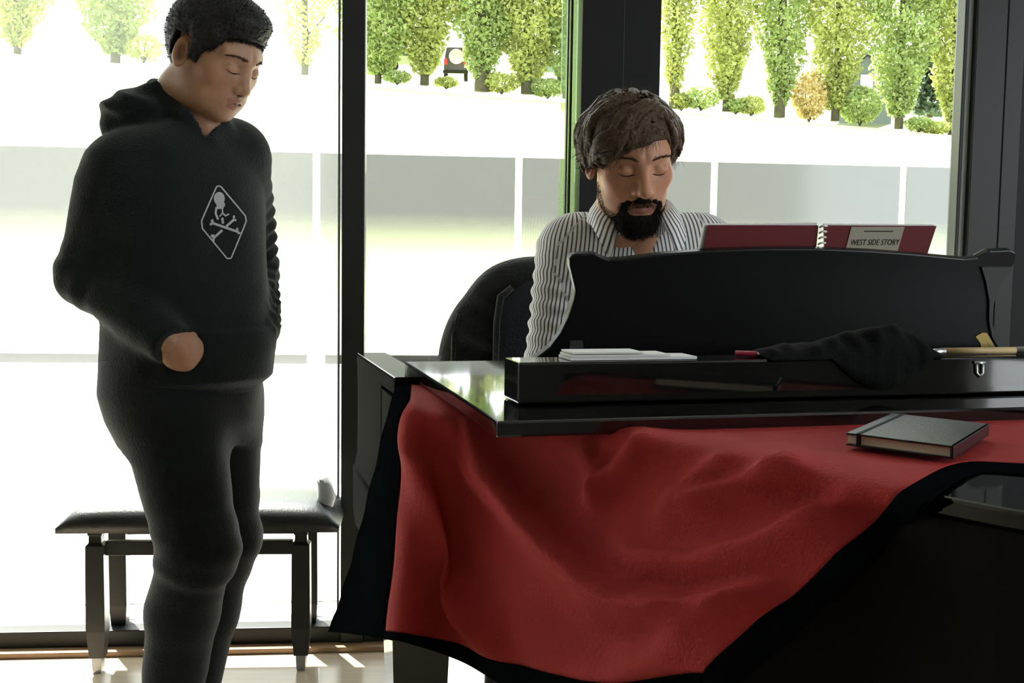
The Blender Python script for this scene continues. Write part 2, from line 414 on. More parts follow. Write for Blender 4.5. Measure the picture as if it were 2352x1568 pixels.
def smooth_mesh(v, q, it, lam=0.5):
    for _ in range(it):
        acc = np.zeros_like(v); cnt = np.zeros(len(v), np.float32)
        for a, b in ((0, 1), (1, 2), (2, 3), (3, 0)):
            np.add.at(acc, q[:, a], v[q[:, b]]); np.add.at(acc, q[:, b], v[q[:, a]])
            np.add.at(cnt, q[:, a], 1); np.add.at(cnt, q[:, b], 1)
        v = v + lam * (acc / np.maximum(cnt, 1)[:, None] - v)
    return v
def np_mesh(name, v, q, material, parent=None, attrs=None):
    me = bpy.data.meshes.new(name)
    me.vertices.add(len(v)); me.vertices.foreach_set('co', np.asarray(v, np.float32).reshape(-1))
    q = np.asarray(q, np.int32)
    me.loops.add(q.size); me.loops.foreach_set('vertex_index', q.reshape(-1))
    me.polygons.add(len(q)); me.polygons.foreach_set('loop_start', np.arange(0, q.size, 4, dtype=np.int32))
    me.polygons.foreach_set('use_smooth', np.ones(len(q), bool))
    me.update(calc_edges=True); me.validate()
    for k, val in (attrs or {}).items():
        if val.ndim == 1:
            at = me.attributes.new(k, 'FLOAT', 'POINT'); at.data.foreach_set('value', val.astype(np.float32))
        else:
            at = me.attributes.new(k, 'FLOAT_COLOR', 'POINT'); at.data.foreach_set('color', val.astype(np.float32).reshape(-1))
    me.materials.append(M[material])
    return link(bpy.data.objects.new(name, me), parent)
def sdf_obj(name, fn, lo, hi, h, material, parent=None, smooth=1, attr_fn=None):
    v, q = surface_nets(fn, lo, hi, h)
    if smooth: v = smooth_mesh(v, q, smooth)
    return np_mesh(name, v, q, material, parent, attr_fn(v) if attr_fn else None)
_K = rng.normal(size=(24, 3)).astype(np.float32); _K /= np.linalg.norm(_K, axis=1)[:, None]; _PH = rng.uniform(0, 6.28, 24).astype(np.float32)
def wob(P, freq, n=8, s=0):
    out = np.zeros(len(P), np.float32)
    for i in range(n):
        out += np.sin(P @ (_K[(i + s) % 24] * freq * (0.7 + 0.08 * i)) + _PH[(i + s) % 24])
    return out / n
# ================================================================== THE SETTING
WD = V3(1, 0.10, 0).normalized()          # direction along the window wall
WN = V3(-WD.y, WD.x, 0)                    # outward normal
W0 = ptz(0, 1490, 0.0)
def wpt(px, py, off=0.0): return ptp(px, py, W0 + WN * off, WN)
def ww(px, py=700, off=0.0): return (wpt(px, py, off) - W0).dot(WD)   # coordinate along the wall
def wp(s, off, z): p = W0 + WD * s + WN * off; return V3(p.x, p.y, z)
ROOM_H = 3.1
S_L, S_R = -2.6, 4.2
# floor
fl = MB(); fl.box(V3(-5, -4.5, -0.12), V3(10.5, 0, 0), V3(0, 0, 0), V3(0, 0, 0)) if False else None
poly = [wp(S_L - 1.0, 0.0, 0), wp(S_R + 0.6, 0.0, 0), V3(4.9, -4.5, 0), V3(-5.0, -4.5, 0)]
o = MB().prism([p - V3(0, 0, 0.12) for p in poly], V3(0, 0, 0.12)).build('floor', 'floor'); tag(o, kind='structure')
o = MB().prism([p + V3(0, 0, ROOM_H) for p in poly], V3(0, 0, 0.25)).build('ceiling', 'ceil'); tag(o, kind='structure')
# side walls (right has an added, unseen opening that lets in fill light)
def wall_seg(mb, p, q, z0, z1, th=0.15):
    d = (q - p).normalized(); n = V3(d.y, -d.x, 0)
    mb.box(V3(p.x, p.y, z0), V3(q.x - p.x, q.y - p.y, 0), n * th, V3(0, 0, z1 - z0))
pl0 = V3(-5.0, -4.5, 0); pl1 = wp(S_L - 1.0, 0, 0)
mb = MB(); wall_seg(mb, pl0, pl1, 0, ROOM_H); o = mb.build('wall_left', 'wall'); tag(o, kind='structure')
pr0 = V3(4.9, -4.5, 0); pr1 = wp(S_R + 0.6, 0, 0)
mb = MB(); wall_seg(mb, pr0, pr1, 0, 0.7); wall_seg(mb, pr0, pr1, 2.9, ROOM_H)
wall_seg(mb, pr0, pr0.lerp(pr1, 0.42), 0.7, 2.9); wall_seg(mb, pr0.lerp(pr1, 0.78), pr1, 0.7, 2.9)
o = mb.build('wall_right', 'wall'); tag(o, kind='structure')
mb = MB(); wall_seg(mb, V3(-5, -4.5, 0), V3(4.9, -4.5, 0), 0, ROOM_H)
o = mb.build('wall_rear', 'wall'); tag(o, kind='structure')
# unseen roof overhang, depth set to limit how far sun reaches indoors
o = MB().box(wp(S_L - 1, 0.16, ROOM_H - 0.05), WD * (S_R - S_L + 1.6), WN * 1.32, V3(0, 0, 0.3)).build('sun_block_eave_1', 'wall'); tag(o, kind='structure')

# window wall: edges measured along the wall
sA0, sA1 = ww(786, 700), ww(838, 700)                 # slim mullion
sB0, sB1 = ww(1324, 400), ww(1500, 400)               # broad black column
sC0 = ww(2185, 500)                                   # right-hand casing
def post(name, s0, s1, o0, o1, z0, z1, material, parent):
    return MB().box(wp(s0, o0, z0), WD * (s1 - s0), WN * (o1 - o0), V3(0, 0, z1 - z0)).build(name, material, parent, bevel=0.003)
wf = struct_root('wall_far', wp(sB0, 0, 0))
post('column', sB0, sB1, -0.06, 0.22, 0, ROOM_H, 'column', wf)
post('column_seam', sB0 + 0.118, sB0 + 0.121, -0.0605, -0.058, 0, ROOM_H, 'frame', wf)
post('casing', sC0 + 0.030, sC0 + 0.125, -0.045, 0.03, 0, ROOM_H, 'frame', wf)
post('casing', sC0 + 0.128, sC0 + 0.185, -0.040, 0.03, 0, ROOM_H, 'frame', wf)
post('pier', sC0 + 0.187, S_R + 0.8, -0.02, 0.04, 0, ROOM_H, 'column', wf)
post('header', S_L - 1.0, S_R + 0.8, -0.04, 0.16, ROOM_H - 0.12, ROOM_H, 'frame', wf)
zs0, zs1 = 0.005, 0.062
w1 = struct_root('window_1', wp(sA0 - 1.5, 0, 0))
post('mullion', sA0, sA1, -0.05, 0.10, 0, ROOM_H - 0.12, 'frame', w1)
post('glazing_bead', ww(775, 700), ww(780, 700), 0.0, 0.02, 0.10, ROOM_H - 0.12, 'framegrey', w1)
post('sill', S_L - 1.0, sA0, -0.04, 0.08, zs0, zs1, 'frame', w1)
post('glass_edge_bead', S_L - 1.0, sA0, 0.075, 0.082, 0.098, 0.104, 'framegrey', w1)
post('floor_strip', S_L - 1.0, sB0, -0.085, -0.04, 0.0, 0.016, 'oakstrip', w1)
post('pane', S_L - 1.0, ww(775, 700), 0.012, 0.020, zs1, ROOM_H - 0.12, 'glassdust', w1)
w2 = struct_root('window_2', wp((sA1 + sB0) / 2, 0, 0))
post('pane', sA1, sB0 - 0.001, 0.012, 0.020, zs1, ROOM_H - 0.12, 'glass', w2)
post('sill', sA1, sB0, -0.04, 0.08, zs0, zs1, 'frame', w2)
post('jamb', sB0 - 0.036, sB0 - 0.031, -0.02, 0.010, zs1, ROOM_H - 0.12, 'frame', w2)
post('jamb', sB0 - 0.026, sB0 - 0.020, -0.02, 0.010, zs1, ROOM_H - 0.12, 'frame', w2)
post('glass_edge', sB0 - 0.046, sB0 - 0.001, 0.024, 0.034, zs1, ROOM_H - 0.12, 'glassedge', w2)
w3 = struct_root('window_3', wp((sB1 + sC0) / 2, 0, 0))
post('pane', sB1, sC0, 0.012, 0.020, zs1, ROOM_H - 0.12, 'glass', w3)
post('sill', sB1, sC0, -0.04, 0.08, zs0, zs1, 'frame', w3)
post('jamb', sC0, sC0 + 0.010, -0.03, 0.026, zs1, ROOM_H - 0.12, 'frame', w3)
post('glazing_bead', sC0 + 0.010, sC0 + 0.028, -0.028, 0.026, zs1, ROOM_H - 0.12, 'framegrey', w3)

# terrace, kerb, balustrade
BY = 6.9
def bpt(px, py): return ptp(px, py, V3(0, BY, 0), V3(-0.10, 1, 0))
b_d = V3(1, 0.10, 0).normalized(); b_n = V3(-b_d.y, b_d.x, 0)
zb = bpt(300, 836).z; zt = bpt(300, 338).z; zr = bpt(300, 815).z
o = MB().box(wp(S_L - 9, 0.21, -0.15), WD * 22, WN * 4.6, V3(0, 0, 0.10)).build('terrace', 'concrete'); tag(o, kind='structure')
def bx(s, off, z): p = V3(0, BY, 0) + b_d * s + b_n * off; return V3(p.x, p.y, z)
o = MB().box(bx(-9, 0.0, -0.12), b_d * 20, b_n * 0.5, V3(0, 0, zb + 0.12)).build('kerb_wall', 'kerb'); tag(o, kind='structure')
bal = thing('balustrade', bx(0, 0.15, zb), 'glass balustrade with painted grey reflection fade and slim pale posts beyond the terrace', 'balustrade')
def bs(px, py=450): return (bpt(px, py) - V3(0, BY, 0)).dot(b_d)
posts = [bs(1195) + (bs(1650) - bs(1195)) * k for k in range(-5, 6)]
for k in range(len(posts) - 1):
    a, b = posts[k], posts[k + 1]
    MB().box(bx(a + 0.022, 0.10, zr), b_d * (b - a - 0.044), b_n * 0.012, V3(0, 0, zt - zr)).build('glass_panel', 'reflection_fade', bal)
    MB().box(bx(a + 0.055, 0.07, zb), b_d * (b - a - 0.11), b_n * 0.07, V3(0, 0, zr - zb)).build('base_rail', 'railmetal', bal, bevel=0.004)
for a in posts:
    MB().box(bx(a - 0.008, 0.09, zb), b_d * 0.016, b_n * 0.05, V3(0, 0, zt - zb + 0.01)).build('post', 'postmetal', bal, bevel=0.004)

# rising lawn beyond
YT = 70.0
def e_at(u): return 0.162 - 0.0665 * (u + 0.452)
def ground_z(u, y):
    zt_ = CAMH + e_at(u) * YT; z0 = 0.35
    t = (y - 8.2) / (YT - 8.2)
    return z0 + t * (zt_ - z0)
gv = []; gf = []
us = np.linspace(-1.1, 1.1, 45); ys = np.concatenate([np.linspace(8.2, 70, 24), np.linspace(75, 130, 8)])
for y in ys:
    for u in us: gv.append((u * y, y, ground_z(u, min(y, 70)) + 0.02 * max(0, y - 70)))
for i in range(len(ys) - 1):
    for j in range(len(us) - 1):
        k = i * len(us) + j; gf.append((k, k + 1, k + 1 + len(us), k + len(us)))
o = mesh_obj('lawn_bank', gv, gf, 'lawn', smooth=True); tag(o, kind='structure')

def gpt(px, py):
    """foot of a tree standing on the crest of the bank"""
    return pt(px, py, 69.0)

def leaf_cloud(name, centers, size, material, parent):
    """many small bent leaf sprays as one part"""
    n = len(centers); c = np.asarray(centers, np.float32)
    a = rng.normal(size=(n, 3)); a /= np.linalg.norm(a, axis=1)[:, None]
    b = np.cross(a, rng.normal(size=(n, 3))); b /= np.linalg.norm(b, axis=1)[:, None]
    s = size * rng.uniform(0.6, 1.4, (n, 1))
    v = np.stack([c - a * s, c + b * s * 0.6, c + a * s, c - b * s * 0.6 + np.cross(a, b) * s * 0.3], 1).reshape(-1, 3)
    q = np.arange(4 * n).reshape(-1, 4)
    o = np_mesh(name, v, q, material, parent); o['kind'] = 'stuff'; return o

def poplar(px, py, hpx, wpx, material, label, n=1500, lean=0.0, group='poplars along the bank', base_frac=0.03, depth=None, trunk_r=1.0):
    base = gpt(px, py) if depth is None else pt(px, py, depth)
    s = base.y / FPX; H = hpx * s; Wd = wpx * 1.65 * s / 2; n = int(n * 8)
    t = thing('poplar_tree', base, label, 'tree', group)
    tr = MB(); pts = [base + V3(lean * H * k / 6 + 0.05 * math.sin(k * 1.7), 0, H * 0.92 * k / 6 - 0.1) for k in range(7)]
    tr.tube(pts, [trunk_r * Wd * 0.075 * (1 - 0.13 * k) + 0.03 for k in range(7)], 8)
    for k in range(9):
        h = 0.15 + 0.08 * k; p0 = base + V3(lean * H * h, 0, H * h); g = k * 2.4
        tr.tube([p0, p0 + V3(math.cos(g) * Wd * 0.5, math.sin(g) * Wd * 0.5, H * 0.10)], [0.07, 0.02], 5)
    tr.build('trunk', 'bark', t, smooth=True)
    h = rng.beta(1.25, 1.2, n) * (1 - base_frac) + base_frac
    prof = np.interp(h, [base_frac, 0.10, 0.20, 0.38, 0.6, 0.85, 1.0], [0.16, 0.42, 0.68, 0.95, 1.0, 0.7, 0.08])
    g = rng.uniform(0, 6.283, n)
    lob = 0.75 + 0.25 * np.sin(g * 3 + h * 17 + px) * np.sin(h * 29 + px * 0.3)
    r = Wd * prof * np.sqrt(rng.uniform(0.08, 1, n)) * lob
    c = np.stack([base.x + lean * H * h + r * np.cos(g), base.y + r * np.sin(g), base.z + H * h], 1)
    leaf_cloud('foliage', c, 0.145 * (base.y / 70) , material, t)
    return t
def bush(px, py, wpx, hpx, material, label, n=500, cat='bush', name='round_bush', group=None):
    base = gpt(px, py); s = base.y / FPX; Wd = wpx * s / 2; H = hpx * s
    t = thing(name, base, label, cat, group)
    tr = MB()
    for k in range(5):
        g = k * 1.3; tr.tube([base - V3(0, 0, 0.1), base + V3(math.cos(g) * Wd * .5, math.sin(g) * Wd * .5, H * .6)], [0.06, 0.02], 5)
    tr.build('stem', 'bark', t); n *= 3
    d = rng.normal(size=(n, 3)); d /= np.linalg.norm(d, axis=1)[:, None]; r = rng.uniform(0.35, 1, n)[:, None] ** 0.5
    c = np.array(base) + np.array([0, 0, H * 0.5]) + d * r * np.array([Wd, Wd, H * 0.52])
    leaf_cloud('foliage', c, 0.12, material, t); return t

P = poplar
P(868, 188, 560, 190, 'leaf_green', 'broad fresh green tree beside the slim window mullion', 2600, trunk_r=.6)
P(975, 192, 620, 150, 'leaf_yellow', 'yellow green poplar between the two parked grey vehicles', 2100)
P(1108, 206, 640, 150, 'leaf_green', 'poplar with a thick dark trunk in the middle of the centre window', 2000, trunk_r=1.9)
P(1212, 212, 640, 170, 'leaf_yellow', 'poplar with full yellow green crown left of the black column', 2300, trunk_r=1.4)
P(1300, 222, 640, 120, 'leaf_green', 'poplar cut off by the edge of the black column', 1400)
P(1548, 245, 700, 80, 'leaf_yellow', 'slender poplar just right of the black column', 1000, trunk_r=2.2)
P(1668, 252, 700, 130, 'leaf_yellow', 'yellow poplar second from the black column in the right window', 1900)
P(1790, 266, 720, 120, 'leaf_green', 'poplar with bare dark lower trunk left of the golden shrub', 1700, trunk_r=1.6)
P(1918, 274, 720, 140, 'leaf_yellow', 'poplar rising between the golden shrub and the round bush', 2000)
P(2064, 292, 720, 150, 'leaf_green', 'poplar with rounded low crown right of the round bush', 2200)
P(2185, 312, 740, 120, 'leaf_yellow', 'poplar at the right edge of the right window', 1700)
P(40, 120, 420, 130, 'leaf_yellow', 'hazy pale tree at the far left behind the left window', 1300)
P(265, 140, 470, 170, 'leaf_green', 'hazy green tree left of the standing man\'s head', 1700)
P(700, 168, 520, 120, 'leaf_yellow', 'hazy thin tree between the standing man and the mullion', 500)
def conifer(px, py, hpx, wpx, label):
    base = gpt(px, py); base = pt(px, py - 12, 74); s = base.y / FPX; H = hpx * s; Wd = wpx * s / 2
    t = thing('conifer_tree', base, label, 'tree')
    MB().tube([base, base + V3(0, 0, H)], [0.2, 0.04], 8).build('trunk', 'bark', t)
    n = 1300; h = rng.beta(1, 1.3, n); g = rng.uniform(0, 6.283, n); r = Wd * (1 - h * 0.8) * np.sqrt(rng.uniform(0.1, 1, n))
    leaf_cloud('foliage', np.stack([base.x + r * np.cos(g), base.y + r * np.sin(g), base.z + H * (0.03 + h * 0.95)], 1), 0.24, 'leaf_dark', t)
conifer(2135, 282, 230, 80, 'dark conifer between the two rightmost poplars')
bush(1858, 276, 84, 110, 'leaf_gold', 'golden orange shrub under the poplars in the right window', 700)
bush(1975, 284, 100, 84, 'leaf_green', 'round grey green bush beside the golden shrub', 700)
bush(1152, 212, 90, 44, 'leaf_yellow', 'low bush between the two thick poplar trunks', 300)
bush(1258, 222, 90, 40, 'leaf_green', 'low bush at the foot of the poplar left of the column', 300)
bush(912, 190, 70, 26, 'leaf_green', 'low bush beside the slim mullion', 200)
bush(1610, 250, 90, 50, 'leaf_green', 'low bush right of the seated man\'s hair', 300)
bush(1725, 262, 70, 40, 'leaf_yellow', 'low bush left of the bare dark trunk', 220)
bush(2110, 300, 70, 30, 'leaf_green', 'low bush below the dark conifer', 200)
bush(1025, 200, 60, 22, 'leaf_yellow', 'low hedge under the off-road car', 160)
bush(1565, 250, 60, 36, 'leaf_yellow', 'low bush at the foot of the slender poplar', 200)
bush(1690, 258, 60, 30, 'leaf_green', 'low bush at the foot of the second poplar from the column', 200)
bush(2150, 306, 80, 26, 'leaf_yellow', 'low bush at the foot of the rightmost poplar', 200)
bush(330, 140, 90, 60, 'leaf_yellow', 'hazy low bush behind the standing man\'s head', 260)

# vehicles parked beyond the trees
def car(base, L, H, material, label, head=1.0, van=False):
    t = thing('parked_car', base, label, 'car', None)
    if van: prof = [(-.5, .18), (-.5, .75), (-.46, .97), (.28, 1.0), (.40, .62), (.5, .55), (.5, .18)]
    else: prof = [(-.5, .25), (-.49, .58), (-.36, .64), (-.24, .96), (.10, 1.0), (.26, .66), (.46, .56), (.5, .25)]
    MB().prism([base + V3(head * x * L, -0.85, z * H) for x, z in prof], V3(0, 1.7, 0)).build('body', material, t, bevel=0.06)
    gl = [(-.22, .66), (-.18, .9), (.09, .93), (.2, .66)] if not van else [(-.40, .62), (-.38, .9), (.25, .92), (.34, .62)]
    MB().prism([base + V3(head * x * L, -0.87, z * H) for x, z in gl], V3(0, 0.03, 0)).build('side_window', 'carglass', t)
    for x in (-.3, .3):
        MB().lathe(base + V3(head * x * L, -0.88, 0.32), [(0.2, 0), (0.33, 0.0), (0.33, 0.22), (0.2, 0.22)], 16, (0, 1, 0)).build('wheel', 'tyre', t, smooth=True)
    return t
def vbase(px, py, y): p = pt(px, py, y); return p
car(vbase(948, 168, 74), 3.9, 1.45, 'cargrey', 'silver car parked beyond the trees in the centre window')
car(vbase(1276, 186, 74), 3.9, 1.5, 'carblue', 'steel blue car parked at the right of the centre window', -1)
b = vbase(1046, 184, 73)
t = thing('off_road_car', b, 'dark off-road car seen from behind with a white spare wheel cover', 'car')
MB().box(b + V3(-.75, 0, .45), V3(1.5, 0, 0), V3(0, 3.4, 0), V3(0, 0, 0.95)).build('body', 'cardark', t, bevel=0.08)
MB().prism([b + V3(-.72, .05, 1.38), b + V3(.72, .05, 1.38), b + V3(.6, .2, 2.1), b + V3(-.6, .2, 2.1)], V3(0, 2.4, 0)).build('cabin', 'cardark', t, bevel=0.06)
MB().lathe(b + V3(.05, -.22, 1.45), [(0.02, 0), (0.42, 0.0), (0.46, .05), (0.46, 0.2), (0.3, 0.22)], 22, (0, 1, 0)).build('spare_wheel_cover', 'whitepaint', t, smooth=True)
MB().box(b + V3(.52, -.03, .95), V3(.2, 0, 0), V3(0, .06, 0), V3(0, 0, .4)).build('tail_light', 'carlight', t, bevel=0.02)
MB().box(b + V3(-.72, -.03, .95), V3(.2, 0, 0), V3(0, .06, 0), V3(0, 0, .4)).build('tail_light', 'carlight', t, bevel=0.02)
MB().box(b + V3(-.8, -.1, .42), V3(1.6, 0, 0), V3(0, .15, 0), V3(0, 0, .2)).build('bumper', 'tyre', t, bevel=0.03)
for x in (-.75, .53): MB().lathe(b + V3(x, .6, .36), [(0.2, 0), (0.36, 0), (0.36, .22), (0.2, .22)], 16, (1, 0, 0)).build('wheel', 'tyre', t, smooth=True)
# small dark gable house with a pale window between trees on the right
b = pt(1988, 252, 84)
t = thing('garden_house', b, 'small grey gabled house with a pale window between the poplars', 'house')
MB().prism([b + V3(-1.9, 0, -1), b + V3(1.9, 0, -1), b + V3(1.9, 0, 2.2), b + V3(0, 0, 3.9), b + V3(-1.9, 0, 2.2)], V3(0, 4, 0)).build('wall', 'stone', t)
MB().box(b + V3(-.45, -.06, .6), V3(.9, 0, 0), V3(0, .1, 0), V3(0, 0, 1.9)).build('window', 'whitepaint', t)
MB().prism([b + V3(-2.3, -.2, 1.9), b + V3(0, -.2, 4.0), b + V3(2.3, -.2, 1.9), b + V3(2.3, -.2, 2.15), b + V3(0, -.2, 4.3), b + V3(-2.3, -.2, 2.15)], V3(0, 4.4, 0)).build('roof', 'stone', t)
# ================================================================== GRAND PIANO
A0 = ptz(820, 810, 0.958); A0z = V3(A0.x, A0.y, 0)
dv = ptz(461, 575, CAMH) if False else None
PD = V3(0.269, -0.963, 0).normalized()      # keyboard -> tail
PA = V3(0.963, 0.269, 0).normalized()       # treble -> bass
def pp(w_, t_, z): p = A0z + PA * w_ + PD * t_; return V3(p.x, p.y, z)
def wt(v): r = Vector(v) - A0z; return r.dot(PA), r.dot(PD)
piano = thing('grand_piano', pp(0.7, 0.7, 0), 'black lacquered baby grand piano with a red cloth over its lid', 'piano')
def crom(pts, n=6, closed=False):
    out = []
    P_ = [Vector(p) for p in pts]; m_ = len(P_)
    for i in range(m_ if closed else m_ - 1):
        p0 = P_[(i - 1) % m_] if closed or i > 0 else P_[0]; p1 = P_[i]; p2 = P_[(i + 1) % m_]
        p3 = P_[(i + 2) % m_] if closed or i + 2 < m_ else P_[-1]
        for k in range(n):
            t = k / n
            out.append(0.5 * ((2 * p1) + (p2 - p0) * t + (2 * p0 - 5 * p1 + 4 * p2 - p3) * t * t + (3 * p1 - p0 - 3 * p2 + p3) * t ** 3))
    if not closed: out.append(P_[-1])
    return out
bent = crom([V3(*a, 0) for a in ((0, .30), (0, .45), (.03, .6), (.10, .75), (.19, .88), (.25, 1.0), (.29, 1.12), (.32, 1.22), (.345, 1.32), (.40, 1.42), (.52, 1.5), (.75, 1.54), (1.1, 1.54), (1.36, 1.47), (1.45, 1.30))], 4)
PW = 1.45
def outline(inset, t0):
    pts = [V3(inset, t0, 0)]
    n = len(bent)
    for i, p in enumerate(bent):
        tg = (bent[min(i + 1, n - 1)] - bent[max(i - 1, 0)]).normalized(); nr = V3(tg.y, -tg.x, 0)
        q = p + nr * inset
        if q.y > t0 + 0.02: pts.append(q)
    pts.append(V3(PW - inset, t0, 0)); return pts
Z_KB0, Z_KB1, Z_RIM = 0.615, 0.735, 0.925
rim = [pp(p.x, p.y, Z_KB0) for p in outline(0.001, 0.26)]
MB().prism(rim, V3(0, 0, Z_RIM - Z_KB0)).build('case', 'pianoside', piano)
# treble and bass cheeks (arms) with rounded key blocks in front
def cheek(w0, w1):
    prof = [(0.30, Z_KB1 - .02), (-0.02, Z_KB1 - .02), (-0.02, Z_KB1 + .015), (0.004, Z_KB1 + .03), (0.010, Z_KB1 + .10), (0.006, .90), (-0.004, .945), (0.004, .957), (0.43, .957), (0.43, .93), (0.30, .93)]
    return MB().prism([pp(w0, t, z) for t, z in prof], PA * (w1 - w0)).build('cheek', 'pianoside', piano, bevel=0.004)
cheek(0.0, 0.055); cheek(PW - 0.055, PW)
for w0 in (.001, PW - .054): MB().box(pp(w0, .004, .957), PA * .053, PD * .425, V3(0, 0, .0015)).build('cheek_top', 'piano', piano)
MB().prism([pp(0.0, t, z) for t, z in ((-.055, Z_KB0 + .03), (-.055, Z_KB1 - .005), (-.045, Z_KB1), (.30, Z_KB1), (.30, Z_KB0 + .0), (-.02, Z_KB0 + .0))], PA * PW).build('key_bed', 'pianoside', piano, bevel=0.004)
MB().box(pp(.06, .2, .74), PA * (PW - .12), PD * .05, V3(0, 0, .19)).build('fallboard', 'piano', piano, bevel=0.003)
mb = MB()
for k in range(52): mb.box(pp(.125 + k * .0231, .02, Z_KB1), PA * .0222, PD * .15, V3(0, 0, .02))
mb.build('white_keys', 'keys', piano)
mb = MB()
for k in range(51):
    if k % 7 in (0, 2, 3, 5, 6): mb.box(pp(.125 + k * .0231 + .017, .075, Z_KB1 + .02), PA * .011, PD * .095, V3(0, 0, .011))
mb.build('black_keys', 'pianomatt', piano)
# main lid
lid = [pp(max(p.x, .058 if p.y < .44 else (.03 if p.y < .66 else -1)), p.y, Z_RIM) for p in outline(0.004, 0.34)]
MB().prism(lid, V3(0, 0, 0.020)).build('main_lid', 'piano', piano, bevel=0.004)
# lid flap folded back on top
ZF0, ZF1 = 0.9475, 0.967
FL = wt(ptz(930, 838, ZF1)); NL = wt(ptz(1140, 960, ZF1))
wl = 0.5 * (FL[0] + NL[0])
TLT = .010                                  # tilt added so the flap's gloss mirrors the trees
MB().box(pp(wl, FL[1], ZF0 + TLT * .6), PA * (PW - wl - .01), PD * (NL[1] - FL[1]) - V3(0, 0, TLT), V3(0, 0, ZF1 - ZF0)).build('folded_lid_flap', 'piano', piano, bevel=0.003)
MB().prism([pp(wl + .06, FL[1] + .01, .9452), pp(wl + .06, NL[1] - .45, .9452), pp(wl + .06, FL[1] + .01, ZF0 + TLT * .58)], PA * (PW - wl - .2)).build('flap_tilt_wedge', 'piano', piano)
BL = wt(ptz(1190, 928, ZF1)); ZBX = 1.0195
MB().box(pp(BL[0], BL[1] - .07, ZF1), PA * (PW - BL[0] - .02), PD * .07, V3(0, 0, ZBX - ZF1)).build('lid_ledge', 'piano', piano, bevel=0.003)
# little steel hasp on the ledge front
hp = pp(0, BL[1] + .002, 0); hn = PD
def on_ledge(px, py): return ptp(px, py, hp, hn)
hb = MB().tube([on_ledge(2238, 833), on_ledge(2262, 833)], .0022, 8)
hb.tube([on_ledge(2243, 836), on_ledge(2243, 856), on_ledge(2250, 864), on_ledge(2257, 856), on_ledge(2257, 836)], .0020, 8)
hb.build('hasp', 'steel', piano, smooth=True)
# legs and pedal lyre
def piano_leg(w_, t_):
    c = pp(w_, t_, 0)
    def sq(s, z): return [c + (PA * a + PD * b) * s + V3(0, 0, z) for a, b in ((-1, -1), (1, -1), (1, 1), (-1, 1))]
    v = []; f = []
    for s, z in ((.062, .612), (.062, .57), (.052, .56), (.036, .10), (.040, .09), (.040, .07)): v += sq(s, z)
    for i in range(5):
        for k in range(4): f.append((i * 4 + k, i * 4 + (k + 1) % 4, i * 4 + 4 + (k + 1) % 4, i * 4 + 4 + k))
    f += [(0, 1, 2, 3), (20, 23, 22, 21)]
    lg = mesh_obj('leg', v, f, 'piano', piano)
    MB().lathe(c + V3(-.012, 0, .031), [(.01, 0), (.031, .0), (.031, .024), (.01, .024)], 16, (1, 0, 0)).build('castor', 'brass', lg, smooth=True)
pl = wt(pt(955, 1500, 1.93)); piano_leg(pl[0], pl[1]); piano_leg(PW - .12, .12); piano_leg(.85, 1.36)
mb = MB(); mb.box(pp(.58, .14, .06), PA * .3, PD * .10, V3(0, 0, .05))
for x in (.63, .80): mb.tube([pp(x, .2, .10), pp(x, .22, .62)], .016, 10)
lyre = mb.build('pedal_lyre', 'piano', piano)
for x in (.64, .73, .82): MB().box(pp(x - .012, .0, .075), PA * .024, PD * .15, V3(0, 0, .008)).build('pedal', 'brass', lyre, bevel=.003)

# music desk: back of it faces the camera
DN = (PD * math.cos(0.20) + V3(0, 0, -math.sin(0.20))).normalized()      # top leans towards the tail
DP = pp(0.5, 0.285, 0.93)
DN = (PD * 1.0 + V3(0, 0, -0.30)).normalized()
def on_desk(px, py, off=0.0): return ptp(px, py, DP + DN * off, DN)
desk_px = [(1212, 838), (1238, 818), (1264, 798), (1288, 766), (1306, 728), (1318, 690), (1322, 668), (1316, 640), (1309, 612), (1308, 594), (1318, 584), (1368, 582), (1384, 590), (1400, 596), (1440, 594), (1520, 584), (1640, 575), (1760, 571), (1880, 571), (2000, 576), (2100, 583), (2215, 594), (2246, 591), (2274, 576), (2322, 574), (2335, 580), (2330, 604), (2312, 632), (2292, 656), (2280, 700), (2278, 742), (2286, 778), (2306, 806), (2330, 838)]
MB().prism([on_desk(*p) for p in desk_px], -DN * 0.018).build('music_desk', 'pianomatt', piano, bevel=0.003)
wing_px = [(2252, 612), (2323, 612), (2311, 634), (2291, 658), (2279, 700), (2277, 742), (2285, 778), (2303, 803), (2294, 803), (2276, 772), (2269, 735), (2270, 690), (2262, 645)]
MB().prism([on_desk(*p, 0.0005) for p in wing_px], DN * 0.004).build('desk_wing', 'deskwing', piano)
MB().prism([on_desk(*p, 0.0005) for p in ((2240, 772), (2256, 763), (2274, 800), (2254, 801), (2250, 786))], DN * 0.0012).build('gold_emblem', 'brass', piano)
MB().prism([on_desk(*p, 0.0005) for p in ((2256, 764), (2266, 764), (2290, 803), (2276, 801))], DN * 0.0012).build('gold_emblem', 'brass', piano)
MB().prism([on_desk(*p, 0.0005) for p in ((1310, 782), (1338, 781), (1340, 800), (1308, 801))], DN * 0.0006).build('faded_sticker', 'deskwing', piano)
MB().box(DP - PD * .10 - PA * .38 - V3(0, 0, .03), PA * 0.9, PD * .10, V3(0, 0, .018)).build('desk_shelf', 'pianomatt', piano, bevel=.003)

